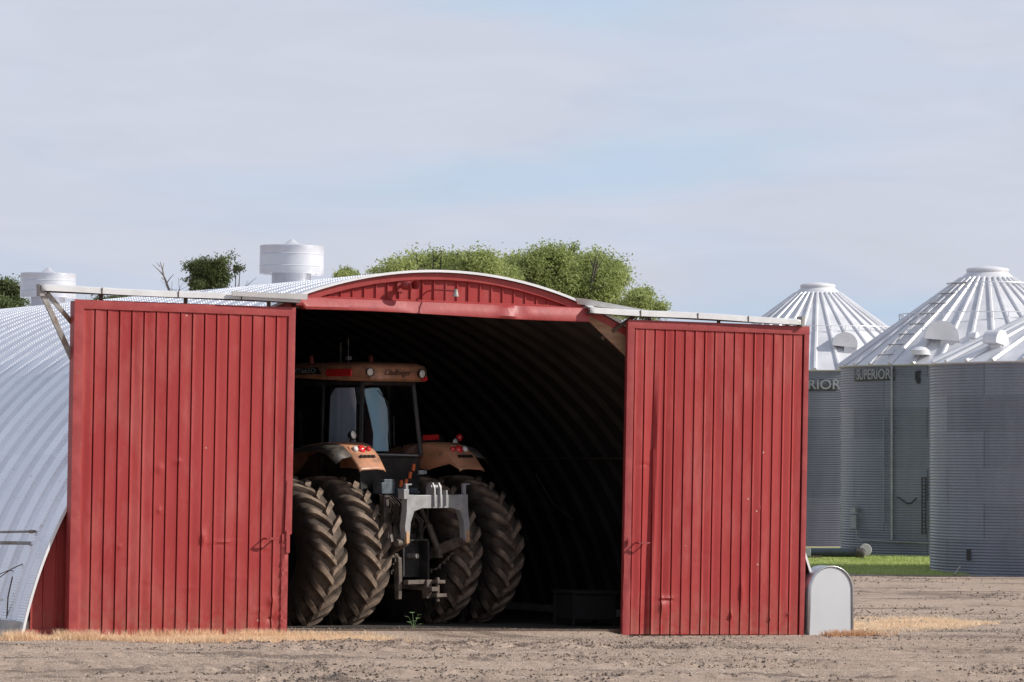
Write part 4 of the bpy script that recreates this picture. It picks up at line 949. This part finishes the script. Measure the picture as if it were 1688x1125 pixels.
mb.tube([(-.12, -1.27, 2.0), (.09, -1.27, 2.0)], .03, 12); part(mb, 'top_hook', SILV, qc, bevel=.005)
for s in (-1, 1):
    mb = MB(); mb.prism([(-.028, 0), (.028, 0), (.035, -.16), (-.02, -.17)], .05, lambda u, v, w_: Vector((s * .60 + u, -1.29 + w_, 1.38 + v))); part(mb, 'lower_hook', COPPER, qc)
for s in (-1, 1):
    mb = MB(); mb.beam((s * .38, -.35, .92), (s * .60, -1.22, 1.24), .07, .15, (0, 0, 1)); mb.tube([(s * .54, -1.22, 1.22), (s * .74, -1.22, 1.22)], .055, 14); mb.tube([(s * .40, -.35, .78), (s * .40, -.35, 1.0)], .08, 12)
    part(mb, 'lower_link', BROWN, bevel=.008)
    mb = MB(); mb.tube([(s * .30, -.55, 1.85), (s * .40, -.72, 1.45)], .035, 12); mb.tube([(s * .40, -.72, 1.45), (s * .47, -.85, 1.08)], .05, 12); mb.box((s * .47, -.85, 1.05), (.09, .09, .13)); part(mb, 'lift_rod', BROWN)
mb = MB(); mb.tube([(0, -.45, 1.60), (0, -1.2, 1.92)], .032, 12); mb.tube([(0, -.65, 1.68), (0, -.95, 1.81)], .045, 12); part(mb, 'top_link', GREASE)
mb = MB(); mb.box((-.70, -.95, 1.52), (.09, .10, .72)); mb.beam((-.32, -.55, 1.78), (-.70, -.92, 1.82), .09, .10); part(mb, 'lift_arm', GREASE, bevel=.01)
mb = MB(); mb.beam((.32, -.55, 1.78), (.60, -.80, 1.80), .09, .10); part(mb, 'lift_arm', GREASE, bevel=.01)
mb = MB(); mb.box((-.03, -.72, .98), (.44, .04, .52)); mb.box((-.03, -.80, 1.245), (.50, .20, .025)); mb.box((-.27, -.80, .99), (.03, .20, .50)); mb.box((.21, -.80, .93), (.035, .22, .60)); part(mb, 'shaft_guard', DARK)
mb = MB(); mb.tube([(-.03, -.72, 1.02), (-.03, -.93, 1.02)], .035, 12); part(mb, 'drive_shaft', STEEL)
mb = MB(); mb.beam((-.03, .2, .62), (-.03, -1.28, .56), .12, .06, (0, 0, 1)); mb.box((-.2, -1.08, .66), (.42, .10, .06)); mb.box((-.03, -1.12, .56), (.10, .10, .26)); mb.box((.10, -1.2, .66), (.16, .16, .05)); mb.box((.10, -1.2, .47), (.20, .18, .05)); mb.tube([(.08, -1.22, .38), (.08, -1.22, .72)], .028, 12)
part(mb, 'drawbar', BROWN, bevel=.006)
mb = MB(); mb.prism([(-.03, .42), (.05, .42), (.06, .75), (.05, 1.0), (-.02, 1.04), (-.05, .9)], .14, lambda u, v, w_: Vector((-.44 + w_ * .5, -.95 - u, v))); part(mb, 'sway_block', BROWN, bevel=.01)
# hydraulic outlets and hoses
mb = MB(); mb.box((-.32, -.55, 1.98), (.26, .18, .16)); mb.box((-.30, -.6, 2.08), (.20, .08, .05)); mb.box((0.05, -.55, 1.90), (.40, .2, .16)); 
for k in range(6): mb.tube([(-.12 + k * .065, -.62, 1.93), (-.12 + k * .065, -.72, 1.92)], .022, 10)
part(mb, 'outlet_block', M('blue_grey_iron', (.05, .065, .08), .45, c2=(.10, .12, .14), scale=9), bevel=.006)
rs = random.Random(21)
for k in range(6):
    x0_ = rs.uniform(-.25, .35); x1_ = rs.uniform(-.5, .45); z1_ = rs.uniform(1.1, 1.75); mb = MB()
    mb.tube([(x0_, -.66, 1.9), (x0_ - .04, -.86, 1.75), ((x0_ + x1_) / 2, -.9 - rs.uniform(0, .1), 1.5), (x1_, -.7, z1_), (x1_ + .03, -.45, z1_ - .05)], .013, 8); part(mb, 'hydraulic_hose', RUBH)
mb = MB(); mb.box((0, -.60, 1.28), (.46, .10, .10)); mb.tube([(-.30, -.62, 1.45), (.30, -.62, 1.45)], .045, 12); mb.box((.26, -.66, 1.35), (.08, .12, .30)); mb.box((-.26, -.66, 1.35), (.08, .12, .30)); part(mb, 'rocker_shaft', GREASE, bevel=.006)
for s_ in (-1, 1):
    mb = MB()
    for q in range(9):
        t_ = q / 8; c_ = Vector((s_ * (.30 + .26 * t_), -.62 - .42 * t_, .80 + .25 * t_ - .10 * math.sin(math.pi * t_))); mb.tube([c_ + Vector((0, 0, -.03)), c_ + Vector((0, .0, .03))] if q % 2 else [c_ + Vector((-.03, 0, 0)), c_ + Vector((.03, 0, 0))], .014, 6)
    mb.tube([(s_ * .30, -.62, .80), (s_ * .43, -.83, .82), (s_ * .56, -1.04, 1.05)], .008, 6); part(mb, 'check_chain', BROWN)
for (x, z) in ((.05, 2.06), (.13, 2.16), (.20, 2.27), (-.05, 2.04)):
    mb = MB(); mb.box((x, -.62, z), (.045, .02, .095), Matrix.Rotation(R_(14), 3, 'Y')); part(mb, 'outlet_cap', ORG)
rs = random.Random(8); mb = MB()
for k in range(7):
    x = -.45 + k * .045 + rs.uniform(-.02, .02); mb.tube([(x, -.58, 1.9), (x - .03, -.78 - rs.uniform(0, .1), 1.75), (x + rs.uniform(-.05, .05), -.72, 1.45), (x + .05, -.5, 1.2 + rs.uniform(-.1, .1))], .012, 7)
part(mb, 'hydraulic_hose', GREASE)
mb = MB(); mb.box((.42, -.55, 2.2), (.10, .02, .06)); mb.box((.50, -.55, 2.2), (.04, .02, .05)); part(mb, 'warning_label', BOXG)

# ================================================================== GRAIN BINS
def bin_(X, Yc, r, zb, ze, slope, rc, nr, ph, label, ring_z=None, low_ring=None, nseg=160):
    b = thing('grain_bin', label, 'grain bin', Matrix.Translation((X, Yc, zb)), 'round steel grain bins beyond the barn')
    h = ze - zb; P = .0675; per = 6; n = int(h / P * per); prof_ = []
    zz = np.linspace(0, h, n + 1); rad = r + .011 * np.sin(zz / P * 2 * math.pi); 
    a = np.linspace(0, 2 * math.pi, nseg, endpoint=False)
    V_ = np.stack([rad[:, None] * np.cos(a)[None], rad[:, None] * np.sin(a)[None], np.repeat(zz[:, None], nseg, 1)], -1).reshape(-1, 3)
    i = np.arange(n)[:, None] * nseg; j = np.arange(nseg)[None]; j2 = (j + 1) % nseg
    F = np.stack([(i + j).ravel(), (i + j2).ravel(), (i + nseg + j2).ravel(), (i + nseg + j).ravel()], 1)
    raw('wall', V_, F, BINW, b, smooth=True)
    # roof
    rr = r + .06; zt = h + (rr - rc) * slope
    m = MB(); m.lathe([(r - .02, h - .05), (rr, h - .02), (rr + .01, h + .0), (rc, zt), (rc - .1, zt)], nr * 4); rf = m.build('roof', BINR, b, smooth=25)
    m = MB(); sl_ = math.atan(slope)
    for k in range(nr):
        aa = ph + 2 * math.pi * k / nr; d = Vector((math.cos(aa), math.sin(aa), 0)); tgt = Vector((-math.sin(aa), math.cos(aa), 0))
        p0 = d * (rr + .02) + Vector((0, 0, h + .005)); p1 = d * (rc + .18) + Vector((0, 0, zt - .18 * slope + .005)); nrm = Vector((d.x * math.sin(sl_), d.y * math.sin(sl_), math.cos(sl_)))
        rw = []
        for q in range(2):
            p = (p0, p1)[q]; k_ = (1, .72)[q]
            rw.append([p - tgt * .065 * k_, p - tgt * .03 * k_ + nrm * .062 * k_, p + tgt * .03 * k_ + nrm * .062 * k_, p + tgt * .065 * k_])
        m.grid(rw); m.face(rw[0]); m.face(rw[1][::-1])
    m.build('roof_rib', BINR, rf, smooth=0)
    m = MB(); m.lathe([(rc + .22, zt - .22 * slope + .02), (rc + .02, zt + .03), (rc, zt + .06)], 48); m.lathe([(rc + .0, zt + .05), (rc + .03, zt + .07), (rc + .03, zt + .12), (rc, zt + .15), (rc * .5, zt + .20), (.001, zt + .22)], 48)
    m.build('cap', BINR, rf, smooth=40)
    def ringr(z): return rc + (zt - z) / slope
    for (z, off, thk) in ([(low_ring - zb, .16, .012)] if low_ring else []) + ([(ring_z - zb, .10, .014)] if ring_z else []):
        R0 = ringr(z) + off * .6; m = MB(); rw = []
        pts = [(R0 * math.cos(2 * math.pi * k / 96), R0 * math.sin(2 * math.pi * k / 96), z + off) for k in range(97)]
        m.tube(pts, thk, 6, False)
        if off > .12:
            for k in range(nr):
                aa = ph + 2 * math.pi * k / nr; m.beam((R0 * math.cos(aa), R0 * math.sin(aa), z + off), (R0 * math.cos(aa), R0 * math.sin(aa), z + off * .3 - .05), .02, .02)
        m.build('roof_ring', BINR, rf)
    m = MB(); m.lathe([(r + .14, -.3), (r + .14, .02), (r - .1, .03)], 96); m.build('footing', CONC, b, smooth=30)
    return b, rf, h, zt, ringr
def hood(parent, rad_r, ang, h_here, yaw, r=.35, depth=.5, th=.25):
    """half-round roof vent with its flat end face turned to yaw"""
    q = Matrix.Rotation(yaw, 3, 'Z'); p = Vector((rad_r * math.cos(ang), rad_r * math.sin(ang), h_here)); m = MB()
    pts = [(r * math.cos(math.pi * k / 18), r * math.sin(math.pi * k / 18) * 1.0) for k in range(19)]
    m.prism([(r, -.10)] + pts + [(-r, -.02)], depth, lambda u, v, w_: p + q @ Vector((u, w_, v)))
    m.box(p + q @ Vector((r * .45, 0, -.18)), (r * 1.0, depth * .8, .3), q)
    return m.build('roof_vent', BINR, parent, smooth=30)
def s2x(px, Yd): return (px - 844) / FPX * Yd
# right bin (nearest)
YC_ = 97.2; XC_ = s2x(1821, YC_ * .999)
C, Crf, ch_, czt, crr = bin_(XC_, YC_, 3.97, -.38, 4.42, .47, .55, 31, .07, 'nearest grain bin, cut off at the right edge of the photo')
aC = math.atan2(-3.45, -2.55); hood(Crf, 3.35, math.radians(-144), ch_ + .45, R_(52), .27, .36)
m = MB(); m.box((-3.35 * math.cos(R_(0)) * .0 + 3.99 * math.cos(R_(-146.5)), 3.99 * math.sin(R_(-146.5)), .48), (.12, .05, .24)); m.build('inspection_box', DARK, C)
m = MB(); m.tube([(4.3 * math.cos(R_(-150)), 4.3 * math.sin(R_(-150)), -.05), (4.1 * math.cos(R_(-149)), 4.1 * math.sin(R_(-149)), .22)], .012, 6); m.build('stake', CONC, C)
# middle bin
YB_ = 115.; XB_ = s2x(1628, YB_)
B, Brf, bh, bzt, brr = bin_(XB_, YB_, 3.97, -.47, 4.73, .72, .55, 34, .03, 'middle grain bin with roof ladder and an electrical box on its wall', 6.88, 5.98)
def onbin(px, X_, Y_, R_0):
    lo, hi = -math.pi * .97, -.03 * math.pi
    for _ in range(40):
        m_ = (lo + hi) / 2; q_ = 844 + FPX * (X_ + R_0 * math.cos(m_)) / (Y_ + R_0 * math.sin(m_))
        if q_ < px: lo = m_
        else: hi = m_
    return lo
def onB(px, off=.0):    # angle on the bin wall that faces the camera for a photo column
    return onbin(px, XB_, YB_, 3.98)
def pB(px, z, off=.03): a = onB(px); return Vector(((3.97 + off) * math.cos(a), (3.97 + off) * math.sin(a), z + .47))
# lettering plates bent round the walls
def plate(parent, px0, px1, cx, Yd, zlo, zhi, zb, R0=3.97):
    a0 = onbin(px0, s2x(cx, Yd), Yd, R0); a1 = onbin(px1, s2x(cx, Yd), Yd, R0)
    m = MB(); rws = []
    for k in range(17):
        a = a0 + (a1 - a0) * k / 16; rws.append([((R0 + .013) * math.cos(a), (R0 + .013) * math.sin(a), zlo - zb), ((R0 + .013) * math.cos(a), (R0 + .013) * math.sin(a), zhi - zb)])
    m.grid(rws); o = m.build('name_plate', M('plate_dark', (.055, .06, .07), .5, c2=(.09, .095, .11), scale=8), parent, norm=False); s = o.modifiers.new('s', 'SOLIDIFY'); s.thickness = .006; s.offset = 0
    return o, (a0 + a1) / 2, (a1 - a0) * R0
LET = M('plate_letters', (.26, .27, .29), .5, c2=(.32, .33, .34), scale=8)
o, am, wd = plate(B, 1409, 1476, 1628, YB_, 4.31, 4.62, -.47)
textmesh('SUPERIOR', .38, 'name_letters', LET, o, lambda x, y, z: Vector(((3.99 + z) * math.cos(am + x / 3.97), (3.99 + z) * math.sin(am + x / 3.97), 4.465 + .47 + y)), xs=wd / 2.02 * 1.0, bold=.006)
m = MB(); m.tube([pB(1472, -.05 + .15, .06), pB(1472, 4.72, .06)], .03, 8); m.build('downpipe', BOXG, B)
m = MB()
for px in (1459, 1472): m.tube([pB(px, .55, .05), pB(px, 3.3, .05)], .014, 6)
for k in range(9): z = .6 + k * .3; m.tube([pB(1459, z, .05), pB(1472, z, .05)], .006, 5)
m.build('ladder', BINW, B)
m = MB()
for px in (1522, 1528): m.tube([pB(px, .25, .09), pB(px, 1.75, .09)], .018, 6)
for k in range(16): z = .3 + k * .095; m.tube([pB(1522, z, .09), pB(1528, z, .09)], .010, 5)
m.build('side_ladder', BLACK, B)
a = onB(1414.5); q = Matrix.Rotation(a + math.pi / 2 + .35, 3, 'Z')
m = MB(); m.box(pB(1414.5, .55, .12), (.20, .12, .36), q); eb = m.build('electrical_box', BOXG, B, bevel=.01)
m = MB(); m.box(pB(1414.5, .86, .12), (.19, .16, .13), q); 
for k in (-1, 0, 1): m.tube([pB(1414.5 + k * 3, .93, .1), pB(1414.5 + k * 3, 1.05, .1)], .014, 6)
m.build('switch_cover', BOXG, eb)
m = MB(); pts = [pB(1416, .38, .08), pB(1416, .2, .08), pB(1418, .11, .08), pB(1424, .07, .08)] + [pB(1424 + k * 11, .07 - k * .005, .05) for k in range(1, 11)]
m.tube(pts, .018, 8); m.build('conduit', SILV, eb)
m = MB(); m.tube([pB(1478, 1.22), pB(1483, 1.20), pB(1496, 1.05), pB(1502, 1.06), pB(1511, 1.20)], .015, 6); m.build('cable', BLACK, B)
m = MB(); m.prism([(-.07, .18), (.08, .2), (.03, .08), (.07, -.05), (.04, -.15), (-.03, -.14), (-.08, 0)], .05, lambda u, v, w_: pB(1514, 4.36, .04) + Vector((u, w_, v))); m.build('opening_cover', BLACK, B)
# roof ladder on the middle bin
m = MB(); aa = onB(1462) - .05
def onroof(a_, t, off): r_ = 4.0 + (.75 - 4.0) * t; return Vector((r_ * math.cos(a_), r_ * math.sin(a_), bh + (4.03 - r_) * .72 + off))
for dx in (-1, 1):
    pts = [onroof(aa, t, .12) + Vector((-math.sin(aa), math.cos(aa), 0)) * .2 * dx for t in (0.02, .95)]; m.tube(pts, .007, 6)
for k in range(8):
    t = .05 + k * .12; p = onroof(aa, t, .12); tg = Vector((-math.sin(aa), math.cos(aa), 0)); m.tube([p - tg * .30, p + tg * .30], .014, 6)
m.build('roof_ladder', STEEL, Brf)
hood(Brf, 3.25, R_(-118.5), bh + .70, R_(0), .45, .5); hood(Brf, 3.1, R_(-103), bh + .72, R_(60), .13, .2)
m = MB(); p = onroof(R_(-124), .06, .08); m.lathe([(.25, 0), (.25, .12), (.14, .2), (.001, .22)], 20, p); m.build('roof_hatch', BINR, Brf, smooth=40)
# left bin (farthest)
YA_ = 132.; XA_ = s2x(1348, YA_)
A, Arf, ah, azt, arr = bin_(XA_, YA_, 3.95, -.58, 4.90, .74, .52, 34, .0, 'farthest grain bin, half hidden behind the right red door', None, 6.12)
hood(Arf, 3.1, R_(-79), ah + .78, R_(0), .38, .5)
o, am2, wd2 = plate(A, 1286, 1379, 1348, YA_, 4.27, 4.62, -.58, 3.95)
textmesh('SUPERIOR', .40, 'name_letters', LET, o, lambda x, y, z: Vector(((3.97 + z) * math.cos(am2 + x / 3.97), (3.97 + z) * math.sin(am2 + x / 3.97), 4.445 + .58 + y)), xs=1.10, bold=.006)
# unloading auger tube lying in front of the bins
at = thing('auger_tube', 'long black unloading tube with a grey end lying on the grass below the bins', 'tube', Matrix.Translation((s2x(1330, 108), 108.4, gz(8, 108) + .22)))
m = MB(); m.tube([(-1.6, .2, .0), (1.30, 0, .0)], .115, 18); m.build('tube', M('dark_tube', (.02, .03, .04), .5, c2=(.03, .042, .055), scale=4), at, smooth=40)
m = MB(); m.tube([(1.28, 0, 0), (1.42, -.01, -.01), (1.50, -.02, -.05)], [.13, .135, .10], 18); m.box((1.42, 0, -.16), (.12, .2, .14)); m.build('end_cap', GREASE, at, smooth=40)
m = MB(); m.lathe([(.001, -.02), (.15, -.02), (.16, 0), (.15, .02), (.001, .02)], 24, (1.55, .30, .06), Matrix.Rotation(R_(90), 3, 'X')); m.build('flange', CONC, at, smooth=30)
m = MB(); m.box((.02, 0, .0), (.2, .26, .2)); m.build('clamp', BOXG, at, bevel=.01)
m = MB(); m.box((-.9, .1, -.12), (.3, .3, .2)); m.build('support', RUST, at)
m = MB(); m.box((.2, .1, -.14), (.4, .3, .14)); m.build('support', RUST, at)

# ================================================================== PLANTS
def tree(label, X, Y, lobes, nleaf, lsz, mat, trunk, seed, group=None, dens=1.0, cull=.38, name='leafy_tree', branches=True):
    """lobes: (dx, dy, z, rx, rz) in metres around the tree's foot"""
    g0 = gz(X, Y); t = thing(name, label, 'tree', Matrix.Translation((X, Y, g0)), group); r = np.random.default_rng(seed)
    L_ = np.array(lobes, float); vol = L_[:, 3] ** 2 * L_[:, 4]; k = r.choice(len(L_), size=int(nleaf / 26), p=vol / vol.sum())
    # twig clusters near the outside of each lobe
    d = r.normal(size=(len(k), 3)); d /= np.linalg.norm(d, axis=1)[:, None]; rad = (r.uniform(.12, 1.0, len(k)) ** .42) * r.uniform(.78, 1.03, len(k))
    rad = rad[:, None] if False else rad
    C0 = np.stack([L_[k, 0] + d[:, 0] * rad * L_[k, 3], L_[k, 1] + d[:, 1] * rad * L_[k, 3] * .9, L_[k, 2] + d[:, 2] * rad * L_[k, 4]], 1)
    q_ = .6 * vnoise(C0[:, 0] * 1.5 + C0[:, 1] * .9, C0[:, 2] * 1.6 + C0[:, 1], seed) + .4 * vnoise(C0[:, 0] * 3.7, C0[:, 2] * 3.7 + C0[:, 1] * 2, seed + 3)
    kp = q_ > cull; C0 = C0[kp]; k = k[kp]
    n = 26; cs = r.uniform(.06, .17, len(k)) * dens
    P = C0[:, None] + r.normal(size=(len(k), n, 3)) * cs[:, None, None] * np.array([1, 1, .8]); P = P.reshape(-1, 3); m_ = len(P)
    u = r.normal(size=(m_, 3)); u /= np.linalg.norm(u, axis=1)[:, None]; v = np.cross(u, r.normal(size=(m_, 3))); v /= np.linalg.norm(v, axis=1)[:, None]
    s = lsz * r.uniform(.6, 1.3, m_)[:, None]
    V_ = np.stack([P - u * s, P + v * s * .45, P + u * s, P - v * s * .45], 1).reshape(-1, 3); i = np.arange(m_)[:, None] * 4
    raw('crown', V_, i + np.array([[0, 1, 2, 3]]), mat, t)
    m = MB(); rs_ = random.Random(seed); th, tr_ = trunk
    m.tube([(0, 0, -.1), (.05, 0, th * .5), (0, .05, th)], [tr_, tr_ * .8, tr_ * .65], 10)
    for q in range(len(lobes) * 2 if branches else 0):
        lb_ = lobes[q % len(lobes)]; e = Vector((lb_[0] + rs_.uniform(-.6, .6) * lb_[3], lb_[1] + rs_.uniform(-.5, .5) * lb_[3], lb_[2] + rs_.uniform(-.2, .8) * lb_[4])); s_ = Vector((0, .03, th * rs_.uniform(.7, 1)))
        mid = s_.lerp(e, .5) + Vector((rs_.uniform(-.2, .2), rs_.uniform(-.2, .2), .25))
        m.tube([s_, mid, e], [tr_ * .5, tr_ * .28, tr_ * .07], 6)
        for z_ in range(4):
            b_ = mid.lerp(e, rs_.uniform(.1, .9)); m.tube([b_, b_ + Vector((rs_.uniform(-.5, .5), rs_.uniform(-.5, .5), rs_.uniform(.0, .55)))], [tr_ * .12, tr_ * .03], 5)
    m.build('trunk', BARK, t)
    return t
def P2(px, py, Yd): return (px - 844) / FPX * Yd, CAMZ + (HOR - py) / FPX * Yd
def lobes_px(l, Yd, X0, g0, seed):
    r = random.Random(seed); out = []; s = FPX / Yd
    for (px, py, rx, ry) in l:
        x, z = P2(px, py, Yd); out.append((x - X0, r.uniform(-1.0, 1.0), z - g0, rx / s, ry / s))
    return out
def tree_px(label, pxc, Yd, l, nleaf, lsz, mat, trunk, seed, **k):
    X0 = (pxc - 844) / FPX * Yd; g0 = gz(X0, Yd); return tree(label, X0, Yd, lobes_px(l, Yd, X0, g0, seed), nleaf, lsz, mat, trunk, seed, **k)
GT = 'trees behind the barn'
tree_px('broad light green tree behind the barn roof, tallest and widest crown', 915, 112, [(905, 446, 50, 40), (960, 440, 55, 31), (850, 455, 48, 38), (1000, 470, 40, 32), (930, 490, 90, 45), (870, 500, 80, 45), (985, 510, 50, 30), (1008, 450, 30, 30), (918, 424, 26, 18), (985, 424, 13, 10), (1022, 436, 11, 10), (945, 410, 13, 9), (880, 420, 13, 9), (868, 436, 18, 14), (1030, 460, 9, 10)], 150000, .042, LEAF1, (3.2, .22), 1, group=GT)
tree_px('lower light green tree directly left of the widest crown', 700, 108, [(700, 442, 42, 26), (740, 444, 40, 26), (655, 447, 34, 20), (790, 440, 38, 26), (820, 455, 40, 36), (720, 470, 100, 30), (770, 480, 90, 40), (622, 456, 22, 10), (815, 432, 16, 10), (640, 438, 13, 8), (772, 426, 13, 8), (682, 424, 15, 8), (722, 420, 14, 9), (752, 424, 10, 8)], 120000, .042, LEAF1, (3.0, .18), 2, group=GT)
tree_px('thin light green sapling just right of the widest crown', 1058, 104, [(1050, 500, 22, 18), (1058, 488, 20, 10), (1086, 508, 13, 8), (1035, 510, 16, 12), (1070, 515, 22, 10)], 10000, .04, LEAF1, (2.6, .08), 3, group=GT, dens=.8)
tree_px('small dark tree left of the tall ventilator, leafy on one side', 352, 104, [(350, 440, 26, 15), (375, 432, 20, 12), (338, 462, 24, 18), (368, 455, 20, 18), (350, 478, 28, 14), (322, 440, 16, 6), (388, 440, 8, 6)], 30000, .036, LEAF2, (2.4, .12), 4, group=GT, dens=.6, cull=.49)
t5 = tree_px('half bare little tree with dead branches, left of the small dark tree', 290, 104, [(291, 464, 14, 12), (284, 478, 12, 8), (298, 476, 10, 10)], 4200, .036, LEAF2, (2.6, .06), 5, group=GT, dens=.6, cull=.45, name='half_bare_tree')
m = MB(); X0 = (290 - 844) / FPX * 104; g0 = gz(X0, 104)
def q5(px, py): x, z = P2(px, py, 104); return (x - X0, 0, z - g0)
for pts, rr_ in (([q5(281, 485), q5(274, 466), q5(270, 455), q5(268, 445), q5(264, 432)], .035), ([q5(270, 455), q5(262, 446), q5(251, 436)], .02), ([q5(268, 445), q5(270, 434)], .014), ([q5(264, 440), q5(258, 433)], .012), ([q5(274, 468), q5(281, 458), q5(287, 452)], .016), ([q5(272, 462), q5(266, 458), q5(268, 462)], .01)):
    m.tube(pts, [rr_ * (1 - .7 * i / (len(pts) - 1)) for i in range(len(pts))], 6)
m.build('dead_branch', M('dead_wood', (.20, .17, .15), .9, c2=(.3, .26, .23), scale=10), t5)
tree_px('bushy green tree at the left edge behind the barn roof', 0, 118, [(5, 480, 26, 18), (-20, 490, 40, 30), (20, 505, 28, 16), (-5, 515, 40, 20), (36, 518, 14, 8), (28, 482, 12, 8)], 45000, .042, LEAF2, (3.0, .16), 6, group=GT)
tree_px('thin twiggy treetop peeping over the roof between ventilator and gable', 573, 110, [(573, 452, 12, 6), (566, 458, 10, 6), (585, 455, 6, 5), (605, 450, 7, 3)], 3200, .038, LEAF1, (3.0, .06), 7, group=GT, dens=.6)
tree_px('low twiggy shrub between the left ventilator and the small dark tree', 215, 112, [(200, 497, 30, 7), (235, 497, 26, 7), (170, 497, 14, 8), (250, 503, 20, 8), (150, 500, 10, 14)], 5000, .036, LEAF2, (1.6, .05), 8, group=GT, dens=.7, name='shrub')
# weed in the doorway, weeds by the hood
wx, wy = (682 - 844) / FPX * 58.6, 58.6
wd_ = thing('weed', 'single small green weed growing at the barn threshold below the tractor', 'weed', Matrix.Translation((wx, wy, float(ground_z(wx, wy)))))
rs = random.Random(3); m = MB(); m2 = MB()
for k in range(7):
    a = k * 2.4; e = Vector((math.cos(a) * .07, math.sin(a) * .07, .07 + .026 * k)); m.tube([(0, 0, -.01), e * .5 + Vector((0, 0, .02)), e], [.003, .002, .001], 5)
    for s in (-1, 0, 1):
        dr_ = Vector((math.cos(a + s * .7), math.sin(a + s * .7), .25)).normalized(); sd = dr_.cross(Vector((0, 0, 1))).normalized(); l_ = .065
        m2.face([e, e + dr_ * l_ * .5 + sd * .02, e + dr_ * l_ + Vector((0, 0, -.004)), e + dr_ * l_ * .5 - sd * .02])
m.build('stem', WEED, wd_); m2.build('foliage', WEED, wd_, smooth=0)
pts = bpts(5.6, 6.9, -.95, -.60, 1500, lambda x, y: rng.uniform(0, 1, len(x)) < np.exp(-((x - 6.0) / .45) ** 2))
blades('dry_weeds', pts, .03, .12, .006, REDWEED, 'reddish brown dry weeds at the foot of the galvanised hood', 'weeds', 1.5)
